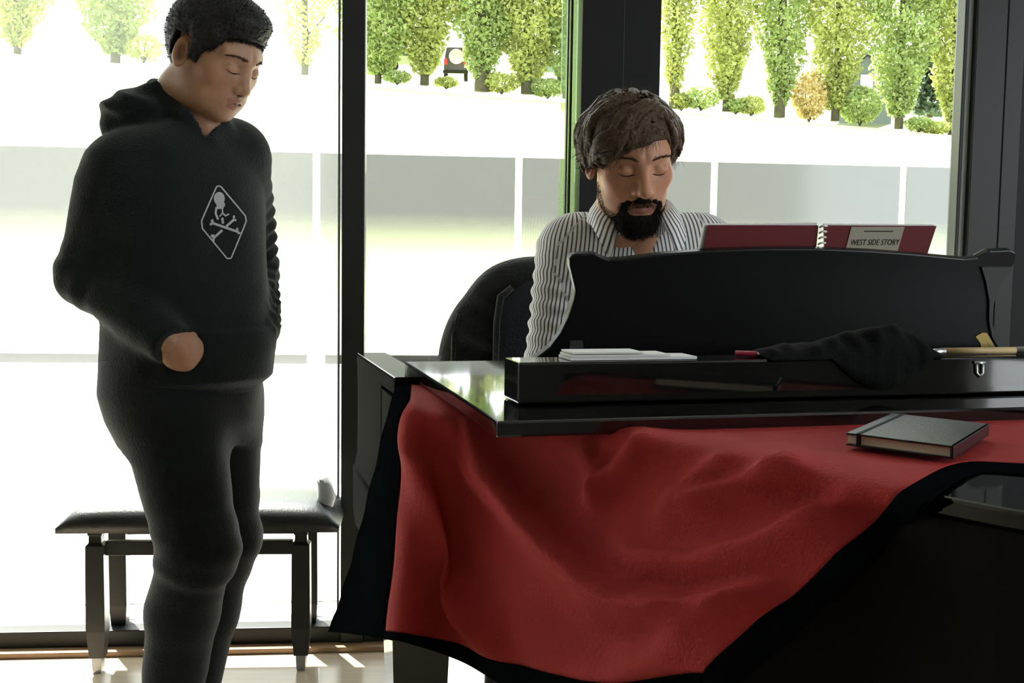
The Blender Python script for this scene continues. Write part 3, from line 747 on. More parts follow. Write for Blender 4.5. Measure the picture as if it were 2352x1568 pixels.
# ------------------------------------------------------------------ red folder on the desk
FN = DN
def on_f(px, py, off=0.0): return ptp(px, py, DP - DN * (0.024 + off), FN)
fo = thing('sheet_music_folder', on_f(1880, 590), 'open red spiral-bound folder with a pale title label on the music desk', 'folder')
def quad_slab(px4, off, th, name, material, parent):
    return MB().prism([on_f(*p, off) for p in px4], -FN * th).build(name, material, parent)
quad_slab([(1602, 640), (1628, 517), (1880, 518), (1868, 640)], 0.0, .002, 'cover', 'folder', fo)
quad_slab([(1896, 640), (1893, 518), (2151, 519), (2112, 640)], 0.0, .002, 'cover', 'folder', fo)
quad_slab([(1592, 640), (1618, 515), (1740, 515), (1877, 512), (1866, 640)], 0.004, .006, 'page_block', 'paperwhite', fo)
quad_slab([(1897, 640), (1894, 515), (2146, 517), (2110, 640)], 0.004, .006, 'page_block', 'paperwhite', fo)
lb = quad_slab([(1956, 521), (2078, 521), (2060, 582), (1940, 582)], -0.0012, .001, 'title_label', 'labelpaper', fo)
for k in range(9):
    y = 520 + k * 13; x = 1890 - k * 1.2
    MB().tube([on_f(x - 7, y + 2, -.001), on_f(x - 2, y - 1, -.006), on_f(x + 4, y - 2, -.006), on_f(x + 9, y - 1, -.001)], .0019, 6).build('spiral_ring', 'paperwhite', fo, smooth=True)
def text_mesh(txt, p00, ex, ey, nrm, name, material, parent, width, depth=.0004):
    cu = bpy.data.curves.new('t', 'FONT'); cu.body = txt; cu.size = 1.0; cu.extrude = 0.0; cu.resolution_u = 3
    ob = bpy.data.objects.new('t', cu); COL.objects.link(ob)
    dg = bpy.context.evaluated_depsgraph_get(); me = bpy.data.meshes.new_from_object(ob.evaluated_get(dg))
    bpy.data.objects.remove(ob, do_unlink=True)
    xs = [v.co.x for v in me.vertices]; ys_ = [v.co.y for v in me.vertices]; sx = max(xs) - min(xs)
    sc = width / sx; x0 = min(xs); y0 = min(ys_)
    vs = [p00 + ex * ((v.co.x - x0) * sc) + ey * ((v.co.y - y0) * sc * 1.25) + nrm * .0004 for v in me.vertices]
    fs = [tuple(p.vertices) for p in me.polygons]
    bpy.data.meshes.remove(me)
    return mesh_obj(name, vs, fs, material, parent)
q0 = on_f(1952, 563, -.0013); q1 = on_f(2064, 562, -.0013); up_ = (on_f(1960, 530, -.0013) - on_f(1952, 563, -.0013)).normalized()
text_mesh('WEST SIDE STORY', q0, (q1 - q0).normalized(), up_, FN, 'title_text', 'ink', lb, (q1 - q0).length)
MB().prism([on_f(*p, -.0013) for p in ((1985, 530), (2052, 530), (2051, 532), (1984, 532))], FN * .0004).build('title_rule', 'ink', lb)

# ------------------------------------------------------------------ small things on the ledge
def on_box(px, py): return ptz(px, py, ZBX + .001)
bt = BL[1] - .035
def lp(px, dt=0.0, z=ZBX):          # point on the ledge top at this picture column
    pn = pp(0, bt + dt, 0); q = ptp(px, 828, pn, PD); return V3(q.x, q.y, z)
pap = thing('paper_stack', lp(1420), 'small stack of white papers at the left on the lid ledge', 'papers')
for k in range(3):
    a, b = lp(1283 + 3 * k, -.028), lp(1565 - 60 * k, -.028)
    MB().prism([a + V3(0, 0, .0006 + k * .004), b + V3(0, 0, .0006 + k * .004), b + PD * .05 + V3(0, 0, .0006 + k * .004), a + PD * .05 + V3(0, 0, .0006 + k * .004)], V3(0, 0, .0036 - .0006 * k)).build('sheet', 'paperwhite', pap)
t = thing('red_pen', lp(1712), 'short crimson pen beside the black scarf', 'pen')
MB().tube([lp(1688, -.01, ZBX + .0045), lp(1738, .005, ZBX + .0045)], .004, 10).build('barrel', 'pinkred', t, smooth=True)
MB().tube([lp(1738, .005, ZBX + .0045), lp(1745, .007, ZBX + .0035)], [.003, .001], 8).build('tip', 'steel', t, smooth=True)
t = thing('wooden_stick', lp(2240), 'pale wooden stick with a metal ferrule lying right of the scarf', 'stick')
MB().tube([lp(2168, 0, ZBX + .0055), lp(2235, 0, ZBX + .0055), lp(2330, 0, ZBX + .0055)], [.0048, .005, .005], 12).build('shaft', 'pencil', t, smooth=True)
MB().tube([lp(2330, 0, ZBX + .0055), lp(2420, 0, ZBX + .0055)], .0052, 12).build('grip', 'footmetal', t, smooth=True)
MB().tube([lp(2132, 0, ZBX + .004), lp(2146, 0, ZBX + .005), lp(2168, 0, ZBX + .0055)], [.0018, .004, .005], 12).build('ferrule', 'steel', t, smooth=True)
# scarf heaped on the ledge
top_px = [(1738, 818), (1752, 804), (1790, 796), (1850, 789), (1900, 780), (1940, 768), (1980, 757), (2030, 750), (2060, 752), (2090, 768), (2112, 792), (2130, 812)]
cols = []
nr = 14
for (px, py) in [p for p in crom([V3(a, b, 0) for a, b in top_px], 4)] and [(p.x, p.y) for p in crom([V3(a, b, 0) for a, b in top_px], 4)]:
    pk = ptp(px, py, pp(0, bt + .0, 0), PD); hgt = pk.z - ZBX; c_ = V3(pk.x, pk.y, 0)
    col = []
    fr = (px - 1738) / (2130 - 1738)
    drape = max(0.0, math.sin(math.pi * min(1, max(0, (fr - .35) / .6)))) * .045
    sect = [(-.033, 0), (-.032, .35 * hgt), (-.022, .75 * hgt), (-.008, .97 * hgt), (0.002, hgt), (.014, .93 * hgt), (.026, .7 * hgt), (.036, .38 * hgt), (.0375, .0), (.0385, -drape * .5), (.039, -drape)]
    for t_, z_ in sect:
        wv = .003 * math.sin(px * .05 + t_ * 90) + .002 * math.sin(px * .13)
        q = c_ + PD * (t_ + (wv if abs(t_) < .03 else abs(wv) * .5)); col.append(V3(q.x, q.y, ZBX + .002 + max(z_ + (wv * .6 if z_ > .004 else 0), z_ if z_ < 0 else 0)))
    cols.append(col)
v = [p for c in cols for p in c]; n_ = len(cols[0]); f = []
for i in range(len(cols) - 1):
    for k in range(n_ - 1): f.append((i * n_ + k, (i + 1) * n_ + k, (i + 1) * n_ + k + 1, i * n_ + k + 1))
sc = mesh_obj('black_scarf', v, f, 'scarf', smooth=True)
md = sc.modifiers.new('solid', 'SOLIDIFY'); md.thickness = .003; md.offset = -1
tag(sc, 'black knitted scarf heaped on the piano ledge below the red folder', 'scarf')

# ------------------------------------------------------------------ red cloth with black border
ZC = 0.9465
def L(px, py): p = ptz(px, py, ZC); return p
def H(px, py, d): return pt(px, py, d)
def S(px, py, w_): return ptp(px, py, pp(w_, 0, 0), PA)          # on a plane beside the treble side of the case
rows = [
 [L(927, 862), L(948, 866), L(1072, 890), L(1325, 908), L(1612, 924), L(2470, 930), L(2490, 932)],
 [L(921, 872), L(946, 878), L(1085, 905), L(1330, 925), L(1620, 942), L(2450, 1050), L(2470, 1074)],
 [L(914, 884), L(944, 892), L(1098, 932), L(1340, 950), L(1625, 985), L(2210, 1062), L(2235, 1085)],
 [S(896, 930, -.014), S(940, 940, -.014), H(1106, 985, 1.51), L(1345, 980), L(1645, 1030), L(2082, 1122), L(2135, 1146)],
 [S(868, 1050, -.020), S(928, 1050, -.022), H(1090, 1080, 1.505), H(1320, 1095, 1.365), H(1605, 1110, 1.215), H(2010, 1196, 1.055), H(2070, 1222, 1.05)],
 [S(836, 1180, -.030), S(914, 1180, -.034), H(1065, 1210, 1.50), H(1280, 1225, 1.355), H(1558, 1235, 1.20), H(1910, 1285, 1.04), H(1975, 1320, 1.04)],
 [S(800, 1315, -.045), S(899, 1320, -.048), H(1045, 1350, 1.50), H(1240, 1375, 1.35), H(1500, 1390, 1.20), H(1785, 1400, 1.06), H(1850, 1440, 1.06)],
 [S(763, 1430, -.060), S(886, 1448, -.058), H(1050, 1478, 1.50), H(1240, 1540, 1.35), H(1430, 1566, 1.22), H(1618, 1545, 1.10), H(1685, 1590, 1.10)],
 [S(752, 1450, -.062), S(884, 1466, -.060), H(1048, 1514, 1.50), H(1236, 1610, 1.35), H(1436, 1650, 1.22), H(1640, 1630, 1.11), H(1712, 1640, 1.11)]]
# dense bicubic surface
SU, SV = 22, 12
def cr_list(pts, n): return crom(pts, n)
rows_d = [cr_list(r, SU) for r in rows]
ncol = len(rows_d[0])
colsd = [cr_list([rows_d[i][j] for i in range(len(rows))], SV) for j in range(ncol)]
nrow = len(colsd[0])
grid = [[colsd[j][i] for j in range(ncol)] for i in range(nrow)]
def project(p):
    q = p - EYE; dz = q.dot(_f); return CX + FPX * q.dot(_r) / dz, CY - FPX * q.dot(_u) / dz
# folds: polyline px, width on its left side, width on its right side, height in metres
ridges = [
 ([(946, 905), (962, 1010), (985, 1120), (1015, 1250), (1060, 1370), (1120, 1460), (1200, 1560)], 34, 16, .034),
 ([(1050, 950), (1100, 1015), (1165, 1100), (1235, 1190), (1310, 1268), (1400, 1340), (1480, 1378), (1600, 1395), (1740, 1365), (1800, 1340)], 60, 20, .046),
 ([(985, 915), (1040, 1000), (1100, 1090), (1170, 1180)], 30, 16, .010),
 ([(1500, 985), (1450, 1040), (1390, 1110), (1350, 1165)], 16, 40, .016),
 ([(1880, 1015), (1800, 1060), (1715, 1105), (1600, 1150), (1520, 1160)], 16, 50, .016),
 ([(1700, 1030), (1620, 1080), (1540, 1150), (1500, 1230)], 18, 40, .010),
 ([(1990, 1110), (1870, 1190), (1740, 1255), (1600, 1285), (1470, 1275), (1390, 1240)], 20, 60, .018),
 ([(1760, 1330), (1640, 1440), (1500, 1500), (1380, 1500)], 24, 60, .010),
 ([(1330, 1010), (1370, 1070), (1380, 1140), (1372, 1200)], 30, 18, .012),
 ([(1290, 1540), (1400, 1560), (1520, 1530), (1610, 1480)], 30, 30, .010)]
def ridge_disp(x, y, poly, wl_, wr_):
    P_ = np.stack([x, y], 1); best = np.full(len(x), 1e9); sd = np.zeros(len(x)); tt = np.zeros(len(x)); n_ = len(poly) - 1
    for i, (a, b) in enumerate(zip(poly[:-1], poly[1:])):
        a = np.array(a, float); b = np.array(b, float); d = b - a; t = np.clip(((P_ - a) @ d) / (d @ d), 0, 1); r = P_ - a - t[:, None] * d
        ds = np.linalg.norm(r, axis=1); cr_ = d[0] * r[:, 1] - d[1] * r[:, 0]; m_ = ds < best
        best = np.where(m_, ds, best); sd = np.where(m_, np.sign(cr_), sd); tt = np.where(m_, (i + t) / n_, tt)
    wid = np.where(sd > 0, wl_, wr_)          # image y points down: positive cross = left of travel when going down
    return np.exp(-(best / wid) ** 2) * np.clip(tt * 5, 0.05, 1) * np.clip((1 - tt) * 4, 0.0, 1)
def pl_dist(x, y, poly):
    P_ = np.stack([x, y], 1); best = np.full(len(x), 1e9)
    for a, b in zip(poly[:-1], poly[1:]):
        a = np.array(a, float); b = np.array(b, float); d = b - a; t = np.clip(((P_ - a) @ d) / (d @ d), 0, 1)
        best = np.minimum(best, np.linalg.norm(P_ - a - t[:, None] * d, axis=1))
    return best
flat = [p for r in grid for p in r]
pxy = np.array([project(p) for p in flat])
disp = np.zeros(len(flat))
for poly, wl_, wr_, amp in ridges: disp += amp * ridge_disp(pxy[:, 0], pxy[:, 1], poly, wl_, wr_)
arr = np.array([list(p) for p in flat]).reshape(nrow, ncol, 3)
du = np.gradient(arr, axis=1); dvv = np.gradient(arr, axis=0)
nrm = np.cross(du, dvv); nrm /= np.linalg.norm(nrm, axis=2)[:, :, None] + 1e-9
tocam = np.array(list(EYE)) - arr
sg = np.sign((nrm * tocam).sum(2))[:, :, None]; nrm = nrm * sg
ramp = np.clip((np.arange(nrow) - SV * 2.2) / (SV * 1.0), 0, 1)[:, None]   # nothing under the flap / on the flat lid
ramp = 0.10 + 0.90 * ramp
ramp[:int(SV * 1.8)] = 0.0
dm = disp.reshape(nrow, ncol) * ramp
cedge = np.ones(ncol); cedge[:SU] = np.linspace(.15, 1, SU); cedge[-SU:] = np.linspace(1, .2, SU)
arr2 = arr + nrm * (dm * cedge)[:, :, None]
arr2 += nrm * (0.0012 * np.sin(arr[:, :, 0:1] * 60 + arr[:, :, 2:3] * 45) * ramp[:, :, None])
cl = thing('draped_cloth', pp(.2, 1.0, .6), 'crumpled red cloth with broad black border hanging off the piano lid', 'cloth')
def patch(name, i0, i1, j0, j1, material):
    vs = arr2[i0:i1 + 1, j0:j1 + 1].reshape(-1, 3); nc = j1 - j0 + 1; fs = []
    for i in range(i1 - i0):
        for j in range(nc - 1): k = i * nc + j; fs.append((k, k + nc, k + nc + 1, k + 1))
    o = mesh_obj(name, [Vector(x) for x in vs], fs, material, cl, smooth=True)
    md = o.modifiers.new('solid', 'SOLIDIFY'); md.thickness = .0012; md.offset = -1 
    return o
rb, cb0, cb1 = (len(rows) - 2) * SV, SU, ncol - 1 - SU
patch('red_field', 0, rb, cb0, cb1, 'red')
patch('black_border', 0, nrow - 1, 0, cb0, 'redblack')
patch('black_border', 0, nrow - 1, cb1, ncol - 1, 'redblack')
patch('black_border', rb, nrow - 1, cb0, cb1, 'redblack')

# ------------------------------------------------------------------ black notebook on the cloth
ZN = 0.952
nbv = [ptz(1942, 1022, ZN), ptz(2190, 1055, ZN), ptz(2272, 1000, ZN), None]
e1 = nbv[1] - nbv[0]; e2 = nbv[2] - nbv[1]; nbo = nbv[0]
nt_ = thing('notebook', nbo, 'black hardcover notebook with elastic band lying on the red cloth', 'notebook')
th = .014
MB().box(nbo, e1, e2, V3(0, 0, .0022)).build('back_cover', 'notebook', nt_, bevel=.001)
MB().box(nbo + e1 * .012 + e2 * .02 + V3(0, 0, .0022), e1 * .95, e2 * .95, V3(0, 0, th - .0044)).build('page_block', 'paper', nt_)
MB().box(nbo + V3(0, 0, th - .0022), e1, e2, V3(0, 0, .0022)).build('front_cover', 'notebook', nt_, bevel=.001)
MB().box(nbo + e1 * .965, e1 * .035, e2, V3(0, 0, th)).build('spine', 'notebook', nt_, bevel=.001)
MB().box(nbo + e1 * .105 - e2.normalized() * .0006, e1 * .035, e2 + e2.normalized() * .0012, V3(0, 0, th + .0008)).build('elastic_band', 'ink', nt_)

# ================================================================== BENCH (standing near the window)
BYD = 2.97
bd = V3(1, 0.08, 0).normalized(); bnr = V3(-bd.y, bd.x, 0)
bc = pt(450, 1195, BYD)
def bp(px, py): return ptp(px, py, V3(bc.x, bc.y, 0), bnr)
bench = thing('piano_bench', V3(bc.x, bc.y + .15, 0), 'black padded piano bench behind the standing man by the window', 'bench')
x0, x1 = (bp(126, 1200) - bc).dot(bd), (bp(778, 1200) - bc).dot(bd)
zt_, zb_ = bp(450, 1165).z, bp(450, 1224).z
# cushion: domed loft
cv = []; cf = []; nx, ny = 25, 9; dpt = .32
for side in (0, 1):
    for i in range(nx):
        u = i / (nx - 1)
        for j in range(ny):
            w_ = j / (ny - 1)
            ex = (1 - abs(2 * u - 1) ** 5.0) ; ey = (1 - abs(2 * w_ - 1) ** 4.5)
            z = zb_ + ((.014 + .026 * min(1, (1 - abs(2 * u - 1)) * 9)) + (zt_ - zb_ - .040) * max(0, ex * ey) ** .60 if side == 0 else 0)
            p = bc + bd * (x0 + (x1 - x0) * u) + bnr * (dpt * w_); cv.append(V3(p.x, p.y, z))
o_ = nx * ny
for i in range(nx - 1):
    for j in range(ny - 1):
        k = i * ny + j; cf.append((k, k + ny, k + ny + 1, k + 1)); cf.append((o_ + k, o_ + k + 1, o_ + k + ny + 1, o_ + k + ny))
edge = [i * ny for i in range(nx)] + [(nx - 1) * ny + j for j in range(1, ny)] + [i * ny + ny - 1 for i in range(nx - 2, -1, -1)] + [j for j in range(ny - 2, 0, -1)]
for a, b in zip(edge, edge[1:] + edge[:1]): cf.append((a, b, b + o_, a + o_))
mesh_obj('cushion', cv, cf, 'leather', bench, smooth=True)
for px in (212, 688):
    for w_ in (.025, dpt - .07):
        lx = (bp(px, 1400) - bc).dot(bd); c = bc + bd * lx + bnr * (w_ + .024)
        v = []; f = []
        zl = [(.019, zb_ + .002), (.019, zb_ - .012), (.016, zb_ - .016), (.017, zb_ - .034), (.024, zb_ - .042), (.025, .20), (.025, .12), (.019, .045)]
        for s, z in zl: v += [V3(c.x, c.y, z) + bd * a * s + bnr * b * s for a, b in ((-1, -1), (1, -1), (1, 1), (-1, 1))]
        for i in range(len(zl) - 1):
            for k in range(4): f.append((i * 4 + k, i * 4 + (k + 1) % 4, i * 4 + 4 + (k + 1) % 4, i * 4 + 4 + k))
        e = (len(zl) - 1) * 4; f += [(0, 1, 2, 3), (e + 3, e + 2, e + 1, e)]
        lg = mesh_obj('leg', v, f, 'benchwood', bench)
        MB().lathe(V3(c.x, c.y, 0.0), [(.015, 0), (.017, .01), (.019, .045)], 4).build('foot', 'footmetal', lg)
zr0, zr1 = bp(450, 1283).z, bp(450, 1250).z
lx0, lx1 = (bp(232, 1260) - bc).dot(bd), (bp(668, 1260) - bc).dot(bd)
for w_ in (.037, dpt - .058): MB().box(bc + bd * lx0 + bnr * w_ + V3(0, 0, zr0 - bc.z), bd * (lx1 - lx0), bnr * .022, V3(0, 0, zr1 - zr0)).build('stretcher', 'benchwood', bench, bevel=.002)
MB().box(bc + bd * (x0 + .03) + bnr * .03 + V3(0, 0, zb_ - bc.z - .004), bd * (x1 - x0 - .06), bnr * (dpt - .06), V3(0, 0, .0035)).build('seat_board', 'benchwood', bench)
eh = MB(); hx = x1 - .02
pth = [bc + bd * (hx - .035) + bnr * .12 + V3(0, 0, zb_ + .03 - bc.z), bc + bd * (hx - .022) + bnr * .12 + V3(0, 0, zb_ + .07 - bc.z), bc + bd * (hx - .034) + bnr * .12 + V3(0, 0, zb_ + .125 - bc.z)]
eh.tube(pth, [.026, .026, .020], 12).build('end_glare_pad', 'padglare', bench, smooth=True)  # pale tube shaped to stand in for a blob of glare
# ================================================================== PEOPLE
def npv(v): return np.array(list(v), np.float32)
def sym(q): s = q.copy(); s[:, 0] = np.abs(s[:, 0]); return s
def frame(F, up=(0, 0, 1), roll=0.0):
    F = Vector(F).normalized(); X = F.cross(Vector(up)).normalized(); U = X.cross(F).normalized()
    if roll:
        X2 = X * math.cos(roll) + U * math.sin(roll); U = U * math.cos(roll) - X * math.sin(roll); X = X2
    return np.array([list(X), list(F), list(U)], np.float32).T          # columns: right, forward, up
def head_sdf(q, wide=1.0, nose=1.0, jaw=1.0):
    q = q.copy(); q[:, 0] /= wide; s = sym(q)
    d = ell(q, (0, -.012, .034), (.075, .096, .083))
    d = smin(d, ell(q, (0, .018, -.026), (.063, .076, .090)), .03)
    d = smin(d, ell(s, (.034 * jaw, .020, -.074), (.028, .048, .034)), .028)
    d = smin(d, ell(q, (0, .060, -.099), (.026, .024, .019)), .024)
    d = smin(d, ell(s, (.043, .050, -.022), (.023, .022, .020)), .024)
    d = smin(d, cone(s, (.010, .083, .024), (.046, .064, .026), .010, .010), .014)
    d = smin(d, ell(q, (0, .068, -.066), (.036, .024, .026)), .018)
    d = smax(d, -ell(s, (.032, .096, -.001), (.018, .0145, .0115)), .012)
    d = smin(d, ell(s, (.032, .0715, -.002), (.0165, .0150, .0130)), .005)
    d = smin(d, cone(q, (0, .082, .010), (0, .082 + .024 * nose, -.036), .0075, .0110), .012)
    d = smin(d, ell(q, (0, .080 + .022 * nose, -.038), (.0125, .0125, .0105)), .008)
    d = smin(d, ell(s, (.0135, .092, -.041), (.0085, .0105, .0080)), .006)
    d = smax(d, -ell(s, (.0070, .098, -.0500), (.0042, .0055, .0035)), .003)
    d = smin(d, cone(s, (.003, .0880, -.0640), (.023, .0785, -.0685), .0060, .0028), .006)
    d = smin(d, cone(s, (.000, .0868, -.0755), (.019, .0800, -.0720), .0066, .0030), .006)
    d = smax(d, -cone(s, (.000, .0955, -.0697), (.024, .0835, -.0697), .0018, .0014), .003)
    e = ell(s, (.078, -.014, -.012), (.0105, .0195, .0320))
    e = smax(e, -ell(s, (.0870, -.008, -.010), (.0100, .0120, .0205)), .005)
    d = smin(d, e, .006)
    d = smin(d, cone(q, (0, -.030, -.055), (0, -.055, -.17), .050, .052), .03)
    return d
def skin_cols(base, lips):
    base = np.array(base); lips = np.array(lips)
    def fn(q, shade=None):
        s = sym(q); n = len(q); c = np.tile(base, (n, 1)).astype(np.float32)
        ml = np.clip(1.2 - np.minimum(ell(s, (.006, .088, -.0645), (.019, .014, .0050)), ell(s, (.004, .087, -.0755), (.018, .014, .0060))) / .003, 0, 1)
        ml *= (q[:, 1] > .06)
        c = c * (1 - ml[:, None]) + lips * ml[:, None]
        er = np.exp(-(ell(s, (.045, .055, -.030), (.018, .03, .018)) / .02).clip(0) ** 2) * .22
        er += np.exp(-(ell(s, (.077, -.014, -.008), (.010, .02, .032)) / .01).clip(0) ** 2) * .25
        c[:, 1] *= 1 - er * .35; c[:, 2] *= 1 - er * .45
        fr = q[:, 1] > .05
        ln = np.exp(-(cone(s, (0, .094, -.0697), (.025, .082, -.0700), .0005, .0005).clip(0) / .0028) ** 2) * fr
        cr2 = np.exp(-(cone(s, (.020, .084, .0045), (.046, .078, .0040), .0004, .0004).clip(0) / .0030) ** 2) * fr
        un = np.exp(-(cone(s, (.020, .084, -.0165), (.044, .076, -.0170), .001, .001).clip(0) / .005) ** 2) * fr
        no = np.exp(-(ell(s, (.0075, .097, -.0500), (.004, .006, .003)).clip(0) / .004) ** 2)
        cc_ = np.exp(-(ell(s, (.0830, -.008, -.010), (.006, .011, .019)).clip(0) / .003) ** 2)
        dk = 1 - .55 * ln - .35 * cr2 - .18 * un - .5 * no - .45 * cc_  # crease shade painted into lip line, lids, nostrils and ear hollow
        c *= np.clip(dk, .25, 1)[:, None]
        return np.concatenate([np.clip(c, 0, 1), np.ones((n, 1))], 1)
    return fn
def strands(roots, dirs, length, width, rngl=(0.6, 1.3)):
    """thin tapered hair blades; roots Nx3, dirs Nx3"""
    n = len(roots); l = length * rng.uniform(*rngl, (n, 1)); side = np.cross(dirs, rng.normal(size=(n, 3))); side /= np.linalg.norm(side, axis=1)[:, None] + 1e-9
    bendv = rng.normal(size=(n, 3)) * .25; m1 = roots + dirs * l * .55; tip = roots + (dirs + bendv) * l
    v = np.stack([roots - side * width, roots + side * width, m1 + side * width * .7, m1 - side * width * .7, tip + side * width * .1, tip - side * width * .1], 1).reshape(-1, 3)
    b = np.arange(n)[:, None] * 6
    q = np.concatenate([b + np.array([[0, 1, 2, 3]]), b + np.array([[3, 2, 4, 5]])], 0)
    return v, q
def vnormals(v, q):
    nn = np.zeros_like(v); fn_ = np.cross(v[q[:, 2]] - v[q[:, 0]], v[q[:, 3]] - v[q[:, 1]])
    for k in range(4): np.add.at(nn, q[:, k], fn_)
    return nn / (np.linalg.norm(nn, axis=1)[:, None] + 1e-12)
class HeadFrame:
    def __init__(s, c, F, roll, scale): s.c = npv(c); s.R = frame(F, roll=roll); s.s = scale
    def loc(s, P): return ((P - s.c) @ s.R) / s.s
    def wld(s, q): return s.c + (np.asarray(q, np.float32) * s.s) @ s.R.T
    def V(s, *q): return Vector(s.wld(np.array([q]))[0])

# ------------------------------------------------------------------ standing man in a black hoodie
man = thing('person', V3(pt(430, 1200, 2.45).x, 2.45, 0), 'standing man in black hoodie and black trousers, hand in front pocket, looking down', 'person')
H1 = HeadFrame(pt(496, 128, 2.42), (math.sin(math.radians(63)) * math.cos(.43), -math.cos(math.radians(63)) * math.cos(.43), -math.sin(.43)), 0.02, 1.02)
mF = npv(V3(.80, -.60, 0)); mR = npv(V3(-.60, -.80, 0))
def W(px, py, y): return npv(pt(px, py, y))
def sec(py, px, y, a, b): p = pt(px, py, y); return (p.z, p.x, p.y, a, b)
torso = [sec(905, 428, 2.45, .160, .148), sec(860, 428, 2.45, .176, .168), sec(790, 432, 2.45, .176, .172), sec(700, 428, 2.45, .178, .160), sec(600, 416, 2.45, .190, .152), sec(500, 408, 2.45, .200, .148), sec(420, 402, 2.45, .205, .138), sec(360, 405, 2.45, .180, .118), sec(320, 415, 2.45, .130, .095), sec(285, 425, 2.45, .075, .075)]
RS, RE, RW = W(272, 408, 2.34), W(206, 632, 2.36), None
LS, LE, LW = W(545, 385, 2.58), W(580, 620, 2.66), W(592, 752, 2.50)
NB = W(425, 292, 2.46)
def trace(px, py, fn, y0=2.05, y1=2.95):
    ys_ = np.linspace(y0, y1, 900); d = ray(px, py); P = np.array([[EYE.x + d.x / d.y * y, y, EYE.z + d.z / d.y * y] for y in ys_], np.float32)
    v = fn(P); k = np.nonzero(v < 0)[0]; return float(ys_[k[0]]) if len(k) else 2.45
def tor(P): return loft(P, torso, mR, mF, 2.2)
def T(px, py, off=0.0): return W(px, py, trace(px, py, tor) + off)
def folds(P, a, b, amp, fr, ctr=.85, wd=.35):
    d = b - a; L_ = np.linalg.norm(d); h = ((P - a) @ d) / (L_ * L_)
    return amp * np.sin(h * fr + 3 * wob(P, 16, 4, 3)) * np.exp(-((h - ctr) / wd) ** 2)
RW = T(384, 782, -.022)
HV = T(482, 320, .004); HA = W(424, 264, 2.385); HB = W(508, 286, 2.465)
print('pocket depth', trace(384, 782, tor), trace(450, 800, tor), trace(474, 322, tor), trace(420, 262, tor))
def hoodie(P):
    d = loft(P, torso, mR, mF, 2.2)
    ra = smin(cone(P, RS, RE, .074, .066), cone(P, RE, RW, .066, .044), .03)
    ra = ra + folds(P, RS, RE, .0016, 30, .95, .2) + folds(P, RE, RW, .0018, 30, .15, .2)
    la = smin(cone(P, LS, LE, .074, .060), cone(P, LE, LW, .058, .046), .02)
    la = la + folds(P, LS, LE, .005, 50, .7, .5) + folds(P, LE, LW, .007, 38, .8, .5)
    d = smin(d, ra, .035); d = smin(d, la, .03)
    d = smin(d, ell(P, W(318, 362, 2.38), (.09, .08, .06)), .04)
    d = smin(d, ell(P, W(520, 342, 2.55), (.09, .09, .07)), .04)
    # kangaroo pocket panel, slightly proud
    c0 = npv(pt(428, 800, 2.45)); u = (P - c0) @ mR; v = (P - c0) @ mF; z = P[:, 2]
    zt, zb = pt(430, 745, 2.45).z, pt(430, 868, 2.45).z
    mk = np.clip((v - .05) / .01, 0, 1) * np.clip((zt - z) / .006, 0, 1) * np.clip((z - zb) / .006, 0, 1) * np.clip((.135 - np.abs(u) + .25 * np.clip(zb + .09 - z, 0, 1)) / .006, 0, 1)
    d = d - .007 * mk
    # hem ribbing drawn in a little
    hb = np.clip((pt(425, 872, 2.45).z - z) / .006, 0, 1) * np.clip((np.abs(v) + np.abs(u)) / .1, 0, 1)
    d = d + .007 * hb * (z > pt(425, 925, 2.45).z)
    # hood bunched behind the neck
    hd = cone(P, HV, HA, .008, .015)
    hd = smin(hd, cone(P, HA, W(368, 208, 2.425), .017, .020), .012)
    hd = smin(hd, cone(P, W(368, 208, 2.425), W(356, 202, 2.50), .020, .020), .012)
    hd = smin(hd, cone(P, W(356, 202, 2.50), W(440, 240, 2.560), .020, .020), .012)
    hd = smin(hd, cone(P, W(440, 240, 2.560), HB, .020, .014), .012)
    hd = smin(hd, cone(P, HB, HV, .014, .008), .012)
    bag = ell(P, W(322, 248, 2.45), (.075, .10, .032))
    bag = smin(bag, cone(P, W(250, 262, 2.44), W(335, 232, 2.42), .016, .030), .025)
    bag = bag + .004 * np.sin(P[:, 2] * 130 + P[:, 0] * 60)
    hd = smin(hd, bag, .012)
    hd = smin(hd, cone(P, W(352, 262, 2.45), W(425, 305, 2.425), .058, .045), .03)
    hd = smin(hd, cone(P, W(276, 296, 2.43), W(345, 305, 2.42), .040, .050), .03)
    hd = smin(hd, cone(P, W(500, 312, 2.47), W(470, 330, 2.44), .035, .04), .02)
    d = smin(d, hd, .014)
    # neck opening
    op = cone(P, W(425, 205, 2.465), W(448, 276, 2.445), .062, .052)
    op = smin(op, cone(P, W(452, 268, 2.425), HV + np.array([-.004, -.008, .010], np.float32), .040, .006), .016)
    d = smax(d, -op, .006)
    # sleeve end: cut the cuff square
    ax = (RW - RE) / np.linalg.norm(RW - RE)
    near = np.linalg.norm(P - RW, axis=1) < .085
    cut = (P - (RW + ax * .014)) @ ax
    d = np.where(near & (cone(P, RE, RW + ax * .1, .066, .046) < .012), smax(d, np.where((loft(P, torso, mR, mF, 2.2) > .004), cut, -1), .004), d)
    return d + .0030 * wob(P, 42) + .0045 * wob(P, 19, 8, 5) + .0014 * np.abs(wob(P, 70, 5, 11))
def bounds(lo_px, hi_px, y0, y1):
    a = [pt(lo_px[0], lo_px[1], y) for y in (y0, y1)]; b = [pt(hi_px[0], hi_px[1], y) for y in (y0, y1)]
    xs = [p.x for p in a + b]; zs = [p.z for p in a + b]
    return (min(xs), y0, min(zs)), (max(xs), y1, max(zs))
lo, hi = bounds((90, 150), (690, 960), 2.12, 2.85)
hood = sdf_obj('hoodie', hoodie, lo, hi, .0055, 'hoodie', man, 1)

